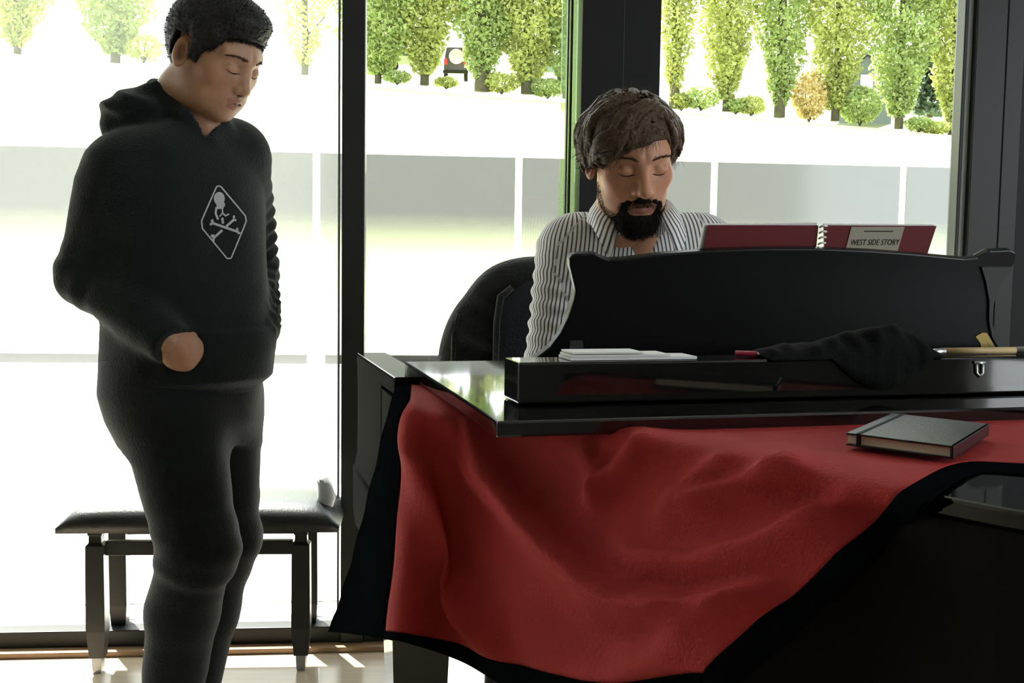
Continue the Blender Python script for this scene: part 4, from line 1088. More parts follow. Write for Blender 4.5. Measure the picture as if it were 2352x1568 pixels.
# trousers
RH, RK, RA = W(385, 915, 2.39), W(458, 1255, 2.31), W(386, 1690, 2.44)
LH, LK, LA = W(498, 915, 2.55), W(520, 1235, 2.47), W(425, 1690, 2.60)
RK2 = W(420, 1400, 2.36); LK2 = W(478, 1400, 2.52)
hips = [sec(1010, 430, 2.46, .150, .120), sec(960, 425, 2.455, .168, .140), sec(900, 418, 2.45, .176, .150), sec(830, 418, 2.45, .172, .148), sec(790, 420, 2.45, .15, .12)]
def trousers(P):
    d = loft(P, hips, mR, mF, 2.2)
    r = smin(cone(P, RH, RK, .108, .082), cone(P, RK, RK2, .080, .074), .03); r = smin(r, cone(P, RK2, RA, .074, .058), .03)
    l = smin(cone(P, LH, LK, .098, .074), cone(P, LK, LK2, .072, .066), .03); l = smin(l, cone(P, LK2, LA, .066, .055), .03)
    r = r + folds(P, RH, RK, .002, 26, .95, .2) + folds(P, RK, RA, .0025, 40, .08, .12) + folds(P, RK, RA, .002, 45, .95, .3)
    l = l + folds(P, LH, LK, .002, 26, .95, .3) + folds(P, LK, LA, .003, 40, .08, .15)
    legs = smin(r, l, .008)
    d = smin(d, legs, .04)
    zz = npv(pt(425, 1700, 2.5))[2]
    d = smax(d, zz - P[:, 2], .004)
    return d + .0028 * wob(P * np.array([1, 1, .6], np.float32), 44, 8, 2) + .0045 * wob(P, 18, 8, 9) - .006 * np.exp(-(np.linalg.norm(P - W(405, 1325, 2.38), axis=1) / .03) ** 2) * np.sin(P[:, 2] * 260)
lo, hi = bounds((210, 790), (650, 1745), 2.15, 2.78)
sdf_obj('trousers', trousers, lo, hi, .0065, 'trousers', man, 1)

# body: one skin surface (head, neck, trunk, limbs under the clothes), finer at head and hand
skin1 = skin_cols((0.42, 0.235, 0.145), (0.33, 0.145, 0.10))
def man_head(P):
    q = H1.loc(P); d = head_sdf(q, wide=1.06, nose=.72, jaw=1.12) * H1.s
    d = smin(d, cone(P, H1.wld(np.array([[0, -.048, -.10]]))[0], W(448, 290, 2.455), .054, .052), .03)
    return smin(d, cone(P, W(450, 282, 2.45), HV + np.array([-.005, .022, -.002], np.float32), .042, .020), .02)
hv, hq = surface_nets(man_head, H1.c - .22, H1.c + np.array([.16, .16, .17]), .0023)
keepz = None
hv = smooth_mesh(hv, hq, 1, .4)
hc = skin1(H1.loc(hv)); hv1, hq1 = hv, hq
def man_body(P):
    d = loft(P, [(z, x, y, a * .86, b * .84) for z, x, y, a, b in torso[:8]], mR, mF, 2.2)
    d = smin(d, smin(cone(P, RS, RE, .052, .042), cone(P, RE, RW, .042, .030), .02), .03)
    d = smin(d, smin(cone(P, LS, LE, .050, .040), cone(P, LE, LW, .038, .030), .02), .03)
    d = smin(d, loft(P, [(z, x, y, a * .86, b * .84) for z, x, y, a, b in hips], mR, mF), .03)
    d = smin(d, smin(cone(P, RH, RK, .085, .058), cone(P, RK, RA, .058, .040), .02), .03)
    d = smin(d, smin(cone(P, LH, LK, .080, .055), cone(P, LK, LA, .052, .038), .02), .03)
    return smin(d, cone(P, NB - np.array([0, 0, .08], np.float32), NB, .09, .06), .04)
lo, hi = bounds((110, 260), (660, 1740), 2.15, 2.8)
bv, bq = surface_nets(man_body, lo, hi, .011)
bc_ = np.tile(np.array([.42, .235, .145, 1]), (len(bv), 1))
# right hand slipping into the pocket: palm, thumb and four fingers
hx = npv((Vector(RW) - Vector(RE)).normalized()); K0 = RW - hx * .012
def hsurf(px, py, off): return W(px, py, trace(px, py, lambda P: tor(P) - .006) + off)
def hand(P):
    d = cone(P, K0 - hx * .05, K0, .029, .029)
    d = smin(d, cone(P, K0, hsurf(414, 806, -.002), .028, .029), .02)
    d = smin(d, cone(P, hsurf(396, 822, -.006), hsurf(428, 832, .004), .018, .017), .018)
    d = smin(d, cone(P, hsurf(416, 786, -.002), hsurf(446, 792, .012), .022, .018), .018)
    d = smin(d, cone(P, hsurf(414, 820, .000), hsurf(444, 812, .014), .022, .018), .018)
    for a, b, c in (((430, 788), (468, 790), (500, 800)), ((432, 802), (474, 808), (508, 822)), ((430, 815), (470, 826), (500, 842)), ((424, 828), (458, 842), (482, 858))):
        d = smin(d, cone(P, hsurf(*a, .006), hsurf(*b, .040), .0125, .0100), .005); d = smin(d, cone(P, hsurf(*b, .040), hsurf(*c, .050), .0100, .0080), .003)
    d = smin(d, cone(P, hsurf(408, 782, -.010), hsurf(440, 772, .008), .0130, .0105), .010)
    return smin(d, cone(P, hsurf(440, 772, .008), hsurf(466, 780, .034), .0105, .0085), .003)
c_h = hsurf(420, 800, 0)
av, aq = surface_nets(hand, c_h - .15, c_h + .13, .0025)
ac = np.tile(np.array([.44, .225, .135, 1]), (len(av), 1))
allv = np.concatenate([hv, bv, av]); allq = np.concatenate([hq, bq + len(hv), aq + len(hv) + len(bv)])
np_mesh('body', allv, allq, 'skin', man, {'skin': np.concatenate([hc, bc_, ac])})

# hair
def hl_man(q):
    return np.interp(q[:, 1], [-.12, -.06, -.03, -.012, -.004, .004, .022, .030, .048, .062, .085, .11], [-.070, -.048, -.030, .012, .018, -.018, -.022, .004, .022, .050, .060, .058])
def man_hair(P):
    q = H1.loc(P)
    th_ = .003 + .013 * np.clip((q[:, 2] - hl_man(q)) / .035, 0, 1)
    hs_ = head_sdf(q, wide=1.06, nose=.3, jaw=1.0)
    d = hs_ - th_
    d = smin(d, ell(q, (0, .042, .092), (.058, .046, .028)), .03)
    d = smin(d, ell(q, (0, -.03, .095), (.065, .07, .030)), .03)
    d = smax(d, (hl_man(q) - q[:, 2]) * .8, .003)
    d = smax(d, (np.abs(q[:, 0]) - .092), .01)
    d = np.where((np.abs(q[:, 0]) > .066) & (np.abs(q[:, 1] + .014) < .022) & (q[:, 2] < .026), .02, d)
    return (d + .0012 * wob(q, 210, 8) + .0010 * wob(q, 420, 8, 5)) * H1.s
gv_, gq_ = surface_nets(man_hair, H1.c - .19, H1.c + .19, .0027)
gn = vnormals(gv_, gq_); sel = rng.choice(len(gv_), 5200)
ql = H1.loc(gv_[sel]); base_dir = gn[sel] * .8 + (H1.R @ np.array([0, .35, .5]))[None, :] * np.clip(ql[:, 2:3] * 12, 0, 1) * .9 + (H1.R @ np.array([0, -.3, -.6]))[None, :] * np.clip(.3 - ql[:, 2:3] * 6, 0, 1)
base_dir /= np.linalg.norm(base_dir, axis=1)[:, None]
sv, sq = strands(gv_[sel] - gn[sel] * .001, base_dir, .0075, .0006)
loc_ = H1.loc(hv1); edge = np.nonzero((np.abs(loc_[:, 2] - hl_man(loc_) - .002) < .006) & (loc_[:, 1] > .040))[0]
ids = rng.choice(edge, 1500); nn_ = vnormals(hv1, hq1)[ids]; dd_ = nn_ * .35 + (H1.R @ np.array([0, .1, -.8]))[None, :] + rng.normal(size=nn_.shape) * .25
dd_ /= np.linalg.norm(dd_, axis=1)[:, None]; s3, t3 = strands(hv1[ids] + nn_ * .001, dd_, .0075, .0004)
np_mesh('hair', np.concatenate([gv_, sv, s3]), np.concatenate([gq_, sq + len(gv_), t3 + len(gv_) + len(sv)]), 'hairblack', man)
# eyebrows and lash lines
def face_tree(v, q): return BVHTree.FromPolygons([Vector(p) for p in v.tolist()], q.tolist())
def onface(HF, tr_, x, z, off=.0004):
    o = HF.V(x, .16, z); d = -Vector(HF.R[:, 1].tolist()); h = tr_.ray_cast(o, d)
    return (h[0] + h[1] * off) if h[0] is not None else HF.V(x, .09, z)
def brows(HF, tr_, parent, n=110, thick=.0034, r=.00065, ln=.0070):
    for sx in (1, -1):
        rt, dr = [], []
        for k in range(n):
            u = rng.uniform(0, 1); x = .012 + .041 * u; z = .0195 + .0055 * math.sin(u * 2.6) - .003 * u + rng.normal() * thick * (1 - .6 * u) * .6
            p = onface(HF, tr_, sx * x, z, 0); p2 = onface(HF, tr_, sx * (x + .004), z + .0012 - .0016 * u, .0012)
            rt.append(list(p)); dr.append(list((p2 - p).normalized()))
        v_, q_ = strands(np.array(rt), np.array(dr), ln, r); np_mesh('eyebrow', v_, q_, 'brow', parent)
        pts_ = [onface(HF, tr_, sx * x, z) for x, z in ((.0165, -.0075), (.022, -.0098), (.030, -.0112), (.038, -.0105), (.0475, -.0065))]
        MB().tube(crom(pts_, 4), [.0006, .0008, .0010, .0011, .0012, .0012, .0013, .0013, .0013, .0013, .0013, .0013, .0012, .0011, .0009, .0007, .0005], 6).build('eyelashes', 'brow', parent, smooth=True)
brows(H1, face_tree(hv1, hq1), man, 90)
# print on the chest: skull and crossed bones in a rounded lozenge
dg = bpy.context.evaluated_depsgraph_get()
tree = BVHTree.FromObject(hood, dg)
def onh(zx, zy):
    px, py = 420 + zx / 7.125, 400 + zy / 7.125
    d = ray(px, py).normalized(); h = tree.ray_cast(EYE, d)
    p, n_ = (h[0], h[1]) if h[0] is not None else (pt(px, py, 2.3), -d)
    if n_.dot(d) > 0: n_ = -n_
    return p + n_ * .0009
pv, pf = [], []
def stroke(pts, w_, step=22):
    path = []
    for a, b in zip(pts[:-1], pts[1:]):
        n_ = max(1, int(math.dist(a, b) / step)); path += [(a[0] + (b[0] - a[0]) * k / n_, a[1] + (b[1] - a[1]) * k / n_) for k in range(n_)]
    path.append(pts[-1]); b0 = len(pv)
    for i, p in enumerate(path):
        a = path[max(i - 1, 0)]; c = path[min(i + 1, len(path) - 1)]; dx, dy = c[0] - a[0], c[1] - a[1]; l = math.hypot(dx, dy) or 1
        nx_, ny_ = -dy / l * w_ / 2, dx / l * w_ / 2
        pv.append(onh(p[0] + nx_, p[1] + ny_)); pv.append(onh(p[0] - nx_, p[1] - ny_))
    for i in range(len(path) - 1): pf.append((b0 + 2 * i, b0 + 2 * i + 1, b0 + 2 * i + 3, b0 + 2 * i + 2))
def disc(cx, cy, rx, ry, n=16):
    b0 = len(pv); pv.append(onh(cx, cy))
    for ring in (.5, 1.0):
        for k in range(n): pv.append(onh(cx + rx * ring * math.cos(6.2832 * k / n), cy + ry * ring * math.sin(6.2832 * k / n)))
    for k in range(n):
        k2 = (k + 1) % n; pf.append((b0, b0 + 1 + k, b0 + 1 + k2)); pf.append((b0 + 1 + k, b0 + 1 + n + k, b0 + 1 + n + k2, b0 + 1 + k2))
stroke([(582, 190), (625, 212), (930, 575), (1018, 685), (1032, 765), (985, 890), (785, 1375), (720, 1380), (450, 1052), (315, 885), (303, 760), (430, 470), (545, 210), (582, 190)], 24)
disc(592, 400, 90, 110); disc(615, 500, 72, 60)
stroke([(545, 540), (532, 640), (572, 742)], 34); stroke([(545, 550), (660, 548)], 40); stroke([(640, 550), (645, 635), (595, 695)], 24)
stroke([(645, 635), (695, 682), (750, 650)], 28); stroke([(640, 712), (652, 808)], 40)
stroke([(470, 795), (690, 872), (905, 945)], 40); disc(478, 768, 24, 30); disc(456, 818, 24, 22); disc(885, 900, 20, 26); disc(912, 962, 30, 20)
stroke([(495, 1050), (640, 915)], 38); stroke([(705, 855), (840, 735)], 40); disc(485, 1010, 34, 28); disc(492, 1078, 26, 32); disc(832, 700, 20, 28); disc(856, 752, 18, 18)
mesh_obj('chest_print', pv, pf, 'print', hood)
# shoes
for a, k in ((RA, 0), (LA, 1)):
    c0 = np.array([a[0], a[1], 0]); fw = npv(V3(.86, -.5, 0))
    def shoe(P, c0=c0, fw=fw):
        s0 = c0 + np.array([0, 0, .055]); d = cone(P, s0 - fw * .04, s0 + fw * .10, .050, .044)
        d = smin(d, cone(P, s0 + fw * .10, s0 + fw * .19 - np.array([0, 0, .012]), .044, .036), .02)
        d = smin(d, cone(P, s0, s0 + np.array([0, 0, .06]), .05, .05), .02)
        return smax(d, .001 - P[:, 2], .006)
    sdf_obj('shoe', shoe, c0 - np.array([.15, .25, .02]), c0 + np.array([.32, .2, .2]), .008, 'shoe', man, 1)

# ------------------------------------------------------------------ pianist
pia = thing('person', V3(pt(1470, 700, 2.60).x, 2.60, .5), 'seated bearded man in striped shirt playing the piano, looking down', 'person')
yaw2, pit2 = math.radians(11), .34
H2 = HeadFrame(pt(1450, 362, 2.40), (math.sin(yaw2) * math.cos(pit2), -math.cos(yaw2) * math.cos(pit2), -math.sin(pit2)), -.07, 1.10)
pF = npv(V3(.10, -.995, 0)); pR = npv(V3(-.995, -.10, 0))
# torso sections
def sec2(py, px, y, a, b): p = pt(px, py, y); return (p.z, p.x, p.y, a, b)
torso2 = [sec2(1150, 1440, 2.68, .18, .13), sec2(1000, 1445, 2.66, .185, .13), sec2(850, 1450, 2.63, .185, .125), sec2(720, 1455, 2.60, .195, .125), sec2(620, 1462, 2.58, .200, .115), sec2(565, 1466, 2.57, .178, .095), sec2(525, 1468, 2.565, .125, .075), sec2(500, 1470, 2.56, .085, .066)]
KB = pp(.45, .05, .80)
S2R, E2R, W2R = W(1302, 575, 2.57), W(1262, 840, 2.52), npv(pp(.40, .0, .80))
S2L, E2L, W2L = W(1622, 575, 2.59), W(1690, 840, 2.56), npv(pp(.78, .0, .80))
def arm2(P, s_, e, w_, o, fold=True):
    u = cone(P, s_, e, .070 + o, .056 + o); f_ = cone(P, e, w_, .054 + o, .034 + o)
    if fold: u = u + folds(P, s_, e, .004, 44, .55, .5); f_ = f_ + folds(P, e, w_, .003, 40, .2, .3)
    return smin(u, f_, .02)
def shirt(P):
    d = loft(P, torso2, pR, pF, 2.2)
    d = smin(d, ell(P, W(1330, 548, 2.57), (.075, .075, .060)), .04); d = smin(d, ell(P, W(1600, 548, 2.585), (.075, .075, .060)), .04)
    d = smin(d, arm2(P, S2R, E2R, W2R, 0), .025); d = smin(d, arm2(P, S2L, E2L, W2L, 0), .025)
    # placket left open at the throat
    op = cone(P, W(1462, 460, 2.53), W(1470, 520, 2.515), .056, .046); op = smin(op, cone(P, W(1475, 530, 2.47), W(1488, 640, 2.44), .036, .006), .02)
    d = smax(d, -op, .010)
    return d + .0022 * wob(P, 34, 8, 4) + .002 * wob(P, 80, 6, 1) * np.clip((pt(1300, 480, 2.55).z - P[:, 2]) * 8, 0, 1)
def stripe_attr(v):
    n = len(v); c = torso2
    ta = loft(v, torso2, pR, pF, 2.2); ra = arm2(v, S2R, E2R, W2R, 0, False); la = arm2(v, S2L, E2L, W2L, 0, False)
    u0 = (v - npv(pt(1468, 560, 2.57))) @ pR; zz = v[:, 2] - pt(1468, 560, 2.57).z
    st = u0 * 1.0 + 0.12 * zz * np.sign(u0)
    for s_, e, w_, dd in ((S2R, E2R, W2R, ra), (S2L, E2L, W2L, la)):
        ax1 = (e - s_) / np.linalg.norm(e - s_); ax2 = (w_ - e) / np.linalg.norm(w_ - e)
        h = np.clip(((v - s_) @ ax1) / np.linalg.norm(e - s_), 0, 1); c_ = s_ + h[:, None] * (e - s_)
        upper = cone(v, s_, e, .07, .056) < cone(v, e, w_, .054, .034)
        c2 = np.clip(((v - e) @ ax2) / np.linalg.norm(w_ - e), 0, 1); cc = np.where(upper[:, None], c_, e + c2[:, None] * (w_ - e))
        r = v - cc
        b1 = np.cross(ax1, pF); b1 /= np.linalg.norm(b1); b2 = np.cross(ax1, b1)
        ang = np.arctan2(r @ b1, -(r @ b2))
        isarm = dd < ta - .012
        st = np.where(isarm, ang * .062, st)
    return {'stripe': st.astype(np.float32)}
lo, hi = bounds((1180, 460), (1800, 1180), 2.05, 2.85)
lo = (lo[0], lo[1], .60)
sdf_obj('striped_shirt', shirt, lo, hi, .0050, 'shirt', pia, 1, stripe_attr)
# collar
nb = V3(*W(1452, 486, 2.525)); cn = []
cz = V3(0, 0, 1); cR = V3(*pR); cF = V3(*pF)
nseg = 40; cvs = []; cst = []
for i in range(nseg + 1):
    a = math.radians(-152 + 304 * i / nseg)          # 0 = nape
    fr = abs(a) / math.radians(152)
    dirv = -cF * math.cos(a) + cR * math.sin(a)
    tilt = -.055 * fr ** 1.5
    top = nb + dirv * (.074 + .002 * fr) + cz * (.042 + tilt) + cF * (.012 + .020 * fr)
    fold = top + dirv * .006 + cz * .003
    drop = .046 + .050 * max(0, (fr - .72) / .28) ** 1.5
    tip = fold + dirv * (.020 + .006 * fr) - cz * drop + cF * (.012 * fr) + cR * math.copysign(.022 * max(0, (fr - .7) / .3), math.sin(a))
    inn = top - cz * .045 - dirv * .004
    for p in (inn, top, fold, fold.lerp(tip, .5) + dirv * .004, tip): cvs.append(p); cst.append(a * .075)
cq = []
for i in range(nseg):
    for k in range(4): b = i * 5 + k; cq.append((b, b + 5, b + 6, b + 1))
co = np_mesh('collar', np.array([list(p) for p in cvs]), np.array(cq), 'shirt', pia, {'stripe': np.array(cst)})
md = co.modifiers.new('solid', 'SOLIDIFY'); md.thickness = .0022
# undershirt and trousers
def under(P):
    d = loft(P, [(z, x, y, a * .93, b * .93) for z, x, y, a, b in torso2], pR, pF, 2.2)
    return smax(d, -smin(cone(P, W(1468, 460, 2.53), W(1474, 515, 2.50), .054, .050), cone(P, W(1474, 515, 2.50), W(1484, 545, 2.44), .046, .030), .02), .004)
lo, hi = bounds((1300, 480), (1640, 800), 2.4, 2.75)
sdf_obj('undershirt', under, lo, hi, .006, 'undershirt', pia, 1)
hipz = .60; hc2 = V3(pt(1440, 1100, 2.68).x, 2.68, hipz)
Lk = [(npv(hc2 + cR * .10), npv(hc2 + cR * .13 + cF * .36 - cz * .07), npv(V3(hc2.x, hc2.y, 0) + cR * .14 + cF * .34 + cz * .09)), (npv(hc2 - cR * .10), npv(hc2 - cR * .15 + cF * .36 - cz * .07), npv(V3(hc2.x, hc2.y, 0) - cR * .16 + cF * .34 + cz * .09))]
def pants2(P):
    d = ell(P, npv(hc2), (.18, .15, .12))
    for a, b, c in Lk: d = smin(d, smin(cone(P, a, b, .09, .065), cone(P, b, c, .062, .05), .02), .03)
    return d + .002 * wob(P, 30)
sdf_obj('trousers', pants2, npv(hc2) - np.array([.35, .55, .56]), npv(hc2) + np.array([.35, .25, .16]), .011, 'jeans', pia, 1)
for a, b, c in Lk:
    c0 = np.array([c[0], c[1], 0]); fw = npv(cF)
    def shoe(P, c0=c0, fw=fw):
        s0 = c0 + np.array([0, 0, .05]); d = cone(P, s0 - fw * .04, s0 + fw * .17, .046, .036)
        return smax(smin(d, cone(P, s0, s0 + np.array([0, 0, .06]), .045, .045), .02), .001 - P[:, 2], .006)
    sdf_obj('shoe', shoe, c0 - np.array([.14, .3, .02]), c0 + np.array([.14, .14, .18]), .009, 'shoe', pia, 1)
# body
skin2 = skin_cols((0.53, 0.265, 0.16), (0.34, 0.13, 0.10))
NB2 = W(1470, 520, 2.55)
def pia_head(P):
    q = H2.loc(P); d = head_sdf(q, wide=.98, nose=1.05, jaw=.95) * H2.s
    return smin(d, cone(P, H2.wld(np.array([[0, -.045, -.10]]))[0], NB2, .050, .052), .02)
hv, hq = surface_nets(pia_head, H2.c - np.array([.17, .17, .27]), H2.c + np.array([.17, .24, .17]), .0023)
hv = smooth_mesh(hv, hq, 1, .4); hc = skin2(H2.loc(hv)); hv2, hq2 = hv, hq
def pia_body(P):
    d = loft(P, [(z, x, y, a * .86, b * .84) for z, x, y, a, b in torso2], pR, pF, 2.2)
    d = smin(d, arm2(P, S2R, E2R, W2R, -.016, False), .03); d = smin(d, arm2(P, S2L, E2L, W2L, -.016, False), .03)
    d = smin(d, ell(P, npv(hc2), (.15, .12, .10)), .03)
    for a, b, c in Lk: d = smin(d, smin(cone(P, a, b, .07, .05), cone(P, b, c, .048, .036), .02), .03)
    return smin(d, cone(P, NB2 - np.array([0, 0, .1], np.float32), NB2, .08, .058), .04)
bv, bq = surface_nets(pia_body, (-.2, 1.95, .05), (.95, 2.9, 1.25), .012)
parts_v = [hv, bv]; parts_q = [hq, bq]; parts_c = [hc, np.tile(np.array([.52, .275, .175, 1]), (len(bv), 1))]
for w_, e in ((W2R, E2R), (W2L, E2L)):
    fw = npv(PD); sd = npv(PA); up3 = np.array([0, 0, 1], np.float32)
    k0 = w_ + fw * .005
    def hnd(P, w_=w_, e=e, k0=k0, fw=fw, sd=sd):
        ax = (w_ - e) / np.linalg.norm(w_ - e); d = cone(P, w_ - ax * .06, w_, .027, .026)
        d = smin(d, cone(P, k0 + fw * .02 - sd * .012, k0 + fw * .06 - sd * .018, .022, .017), .02); d = smin(d, cone(P, k0 + fw * .02 + sd * .012, k0 + fw * .06 + sd * .02, .022, .017), .02)
        for k, ln in enumerate((.040, .048, .050, .042)):
            b0 = k0 + fw * .068 + sd * (-.030 + .020 * k); b1 = b0 + fw * ln * .55 + up3 * .006; b2 = b1 + fw * ln * .4 - up3 * .030
            d = smin(d, cone(P, b0, b1, .0095, .0085), .006); d = smin(d, cone(P, b1, b2, .0085, .0070), .003)
        sg_ = 1 if w_ is W2R else -1
        t0 = k0 + fw * .015 + sd * .030 * sg_; t1 = t0 + fw * .035 + sd * .022 * sg_ - up3 * .008; t2 = t1 + fw * .03 - up3 * .012
        d = smin(d, cone(P, t0, t1, .012, .0095), .01); return smin(d, cone(P, t1, t2, .0095, .0075), .003)
    v_, q_ = surface_nets(hnd, k0 - .12, k0 + np.array([.14, .12, .08]), .0035)
    off = sum(len(x) for x in parts_v); parts_v.append(v_); parts_q.append(q_ + off); parts_c.append(np.tile(np.array([.52, .275, .175, 1]), (len(v_), 1)))
parts_q[1] = bq + len(hv)
np_mesh('body', np.concatenate(parts_v), np.concatenate(parts_q), 'skin', pia, {'skin': np.concatenate(parts_c)})
# hair: thick, swept across the forehead
def pia_hair(P):
    q = H2.loc(P)
    d = ell(q, (0, -.016, .036), (.085, .102, .083))
    d = smin(d, ell(q, (.020, .043, .078), (.062, .052, .034)), .03)          # fringe bulk
    d = smin(d, ell(q, (.058, .045, .045), (.030, .045, .042)), .03)          # swept to his right
    d = smin(d, ell(sym(q), (.078, -.02, .020), (.016, .045, .050)), .02)
    x = q[:, 0]
    front = .030 - .42 * np.clip(x + .035, 0, .10) + .35 * np.clip(-.035 - x, 0, .05) + .10 * np.clip(x + .035, -1, 0)
    front = np.interp(x, [-.085, -.06, -.05, -.02, .02, .05, .07, .09], [-.01, .020, .048, .050, .036, .018, .004, -.005])
    side = np.interp(q[:, 1], [-.12, -.05, -.012, .0, .03, .05], [-.085, -.065, -.018, -.012, -.030, .0])
    hl = np.where(q[:, 1] > .045, front, np.minimum(side, np.where(q[:, 1] > .02, front + .02, side)))
    d = smax(d, (hl - q[:, 2]) * .7, .008)
    return (d + .0022 * wob(q, 120, 8, 2)) * H2.s
gv_, gq_ = surface_nets(pia_hair, H2.c - .20, H2.c + .20, .0030)
gv_ = smooth_mesh(gv_, gq_, 1, .5)
vs_, qs_ = [gv_], [gq_]; tot = len(gv_)
tree2 = BVHTree.FromPolygons([Vector(p) for p in gv_.tolist()], gq_.tolist())
def lock(path, r0, flat=.55, n=7):
    """a lock of hair lying on the hair surface: path in head-local points, snapped outwards"""
    global tot
    pts_ = crom([V3(*p) for p in path], 4); W_ = []
    for i, p in enumerate(pts_):
        wp_ = H2.V(*p); h = tree2.find_nearest(wp_)
        if h[0] is not None: wp_ = h[0] + h[1] * (.0015 + .003 * math.sin(i * .9 + path[0][0] * 300))
        W_.append(wp_)
    m_ = MB().tube(W_, [r0 * (0.35 + .65 * math.sin(math.pi * min(1, .12 + .80 * i / (len(W_) - 1))) ** .8) for i in range(len(W_))], n)
    v = np.array([list(p) for p in m_.v], np.float32); q = np.array([f for f in m_.f if len(f) == 4]); vs_.append(v); qs_.append(q + tot); tot += len(v)
def jit(s): return rng.normal() * s
for k in range(46):           # fringe sweeping from the parting to his right
    x0 = -.030 + jit(.012); f = k / 45
    lock([(x0, .02 + .07 * f + jit(.006), .118 - .02 * f), (x0 + .030, .055 + .03 * f, .112 - .02 * f + jit(.006)), (x0 + .065, .065 + .02 * f, .085 - .02 * f), (x0 + .095 + jit(.008), .060, .045 - .012 * f), (x0 + .105 + jit(.01), .045, .012 - .01 * f + jit(.01))], .0062 + abs(jit(.0015)))
for k in range(40):           # his right side, down over the ear
    y0 = -.06 + .10 * k / 39
    lock([(.02 + jit(.01), y0, .125), (.060, y0 + .004, .100), (.084 + jit(.004), y0 + .006, .060), (.090, y0 + jit(.01), .022), (.086, y0 - .004 + jit(.008), -.010 + jit(.01))], .0060 + abs(jit(.0015)))
for k in range(34):           # his left side
    y0 = -.06 + .13 * k / 33
    lock([(-.035 + jit(.008), y0, .122), (-.068, y0 + .004, .095), (-.086, y0 + .004, .055), (-.088, y0 + jit(.01), .018 + jit(.012))], .0056 + abs(jit(.0015)))
for k in range(30):           # crown and back
    x0 = -.07 + .14 * k / 29
    lock([(x0 * .6, .01 + jit(.01), .130), (x0 * .9, -.05, .118), (x0, -.10, .075), (x0, -.115, .02 + jit(.01))], .0062)
gn = vnormals(gv_, gq_); sel = rng.choice(len(gv_), 2600); dirs = gn[sel] * .6 + rng.normal(size=(2600, 3)) * .35 + (H2.R @ np.array([.35, .1, -.3]))[None, :]
dirs /= np.linalg.norm(dirs, axis=1)[:, None]; sv, sq = strands(gv_[sel], dirs, .020, .0005); vs_.append(sv); qs_.append(sq + tot)
np_mesh('hair', np.concatenate(vs_), np.concatenate(qs_), 'hairbrown', pia)
# beard
def pia_beard(P):
    q = H2.loc(P); s = sym(q)
    d = ell(q, (0, .062, -.107), (.040, .036, .032))
    d = smin(d, cone(s, (.018, .062, -.105), (.050, .030, -.080), .017, .010), .012)
    d = smin(d, cone(s, (.030, .076, -.066), (.028, .072, -.094), .0085, .013), .008)
    m_ = cone(s, (.003, .0925, -.0565), (.024, .0835, -.0610), .0056, .0058); m_ = smin(m_, cone(s, (.024, .0835, -.0610), (.030, .076, -.070), .0058, .0065), .005)
    d = smin(d, m_, .005)
    d = smax(d, -ell(q, (0, .098, -.0715), (.0165, .022, .0055)), .004)
    return (d + .0016 * wob(q, 330, 8, 3) + .0012 * wob(q, 600, 8, 8)) * H2.s
gv_, gq_ = surface_nets(pia_beard, H2.c - np.array([.12, .16, .20]), H2.c + np.array([.12, .1, .05]), .0022)
gn = vnormals(gv_, gq_); sel = rng.choice(len(gv_), 4200); dirs = gn[sel] * .5 + (H2.R @ np.array([0, .1, -.7]))[None, :] + rng.normal(size=(4200, 3)) * .25
dirs /= np.linalg.norm(dirs, axis=1)[:, None]; sv, sq = strands(gv_[sel], dirs, .0085, .00045)
fl_ = H2.loc(hv2); sf = sym(fl_); jw = (cone(sf, (.030, .050, -.100), (.066, .004, -.060), .020, .014) < .004) | (cone(sf, (.004, .088, -.056), (.032, .074, -.072), .010, .010) < .002)
ids = np.nonzero(jw)[0]; ids = rng.choice(ids, 3400); fn2 = vnormals(hv2, hq2)
d2 = fn2[ids] * .45 + (H2.R @ np.array([0, .05, -.8]))[None, :] + rng.normal(size=(len(ids), 3)) * .2; d2 /= np.linalg.norm(d2, axis=1)[:, None]
s2, t2 = strands(hv2[ids], d2, .0048, .00032)
np_mesh('beard', np.concatenate([gv_, sv, s2]), np.concatenate([gq_, sq + len(gv_), t2 + len(gv_) + len(sv)]), 'beard', pia)
brows(H2, face_tree(hv2, hq2), pia, 120)

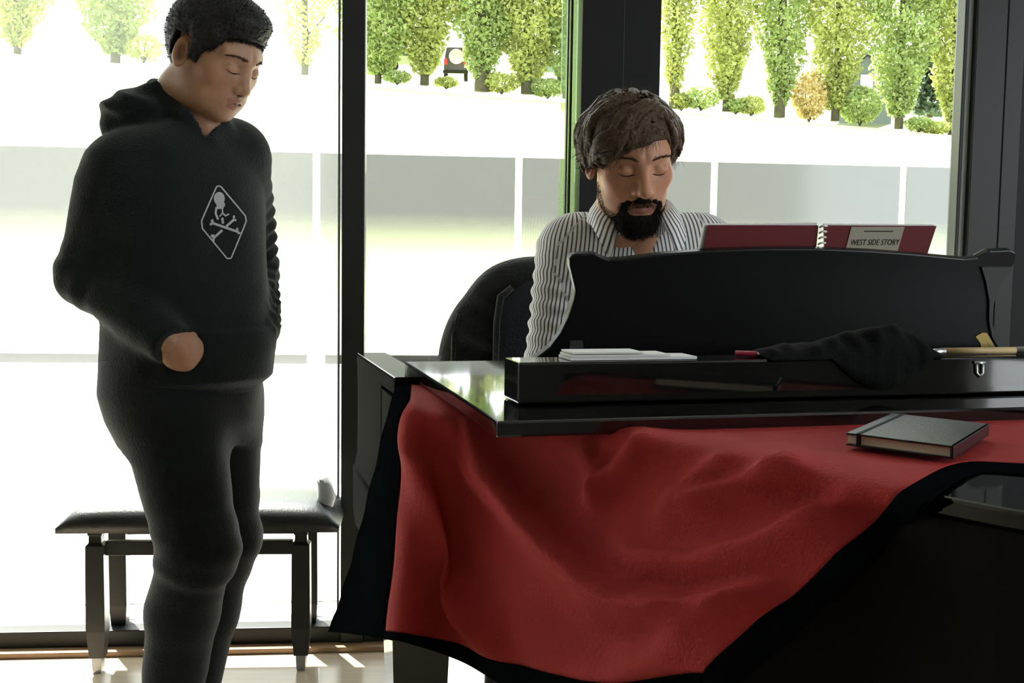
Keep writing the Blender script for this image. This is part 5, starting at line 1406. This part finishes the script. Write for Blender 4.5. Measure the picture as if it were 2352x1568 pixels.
# ------------------------------------------------------------------ chair with a jacket behind the pianist
cc = V3(pt(1330, 800, 2.95).x, 2.95, 0)
ch = thing('chair', cc, 'round-backed chair the pianist sits on, hidden under the dark jacket', 'chair')
prof_px = [(1008, 1000), (1003, 880), (1004, 832), (1010, 790), (1024, 745), (1042, 710), (1066, 678), (1095, 640), (1130, 612), (1180, 594), (1240, 588), (1330, 586), (1430, 590), (1520, 605), (1580, 640), (1620, 700), (1645, 780), (1650, 880), (1645, 1000)]
back = [pt(px + (1330 - px) * .10, py + 14, 2.97) for px, py in prof_px]
MB().prism(back, V3(0, .05, 0)).build('backrest', 'leather', ch, bevel=.015, seg=3)
MB().box(V3(cc.x - .24, 2.44, .43), V3(.48, 0, 0), V3(0, .5, 0), V3(0, 0, .07)).build('seat', 'leather', ch, bevel=.02, seg=3)
for sx in (-.2, .2):
    for y in (2.49, 2.9): MB().tube([V3(cc.x + sx, y, .44), V3(cc.x + sx * 1.1, y, 0)], [.018, .014], 10).build('leg', 'benchwood', ch, smooth=True)
    MB().box(V3(cc.x + sx - .02, 2.965, .40), V3(.04, 0, 0), V3(0, .03, 0), V3(0, 0, .3)).build('back_post', 'benchwood', ch)
# jacket: shell over the backrest
jr = [Vector(p) for p in crom([pt(px, py, 2.94) for px, py in prof_px[1:-1]], 4)]
bcx = sum((p.x for p in jr)) / len(jr)
rings = []
for k, (off, shrink) in enumerate(((-.005, .42), (-.012, .62), (-.018, .82), (-.008, .95), (.02, 1.0), (.065, 1.0), (.10, .93), (.105, .6))):
    rg = []
    for i, p in enumerate(jr):
        c = V3(bcx, p.y, min(p.z, pt(1330, 860, 2.94).z)) ; q = c.lerp(p, shrink)
        fold_ = .010 * math.sin(i * .55 + k * .4) * (1 if k < 4 else .3) * min(1, max(0, (pt(1330, 590, 2.94).z - p.z) * 6))
        rg.append(V3(q.x, q.y + off - fold_, q.z))
    rings.append(rg)
v = [p for r in rings for p in r]; n_ = len(jr); f = []
for k in range(len(rings) - 1):
    for i in range(n_ - 1): f.append((k * n_ + i, k * n_ + i + 1, (k + 1) * n_ + i + 1, (k + 1) * n_ + i))
jk = thing('jacket', V3(cc.x, 2.94, .8), 'dark jacket hung over the round chair back behind the pianist', 'jacket')
mesh_obj('shell', v, f, 'jacket', jk, smooth=True)
lap = [(1178, 668), (1150, 690), (1140, 740), (1136, 800), (1140, 870), (1260, 870), (1260, 640), (1210, 648)]
MB().prism([pt(px, py, 2.895) for px, py in lap], V3(0, .012, 0)).build('lapel', 'jacketnavy', jk, bevel=.004)
sl = MB().tube([pt(1176, 660, 2.89), pt(1150, 682, 2.885), pt(1141, 740, 2.885), pt(1138, 850, 2.885)], [.008, .010, .009, .008], 10); sl.build('sleeve_fold', 'jacket', jk, smooth=True)
MB().tube([pt(1052, 720, 2.925), pt(1042, 770, 2.925), pt(1040, 850, 2.925)], [.004, .006, .006], 8).build('seam_fold', 'jacket', jk, smooth=True)
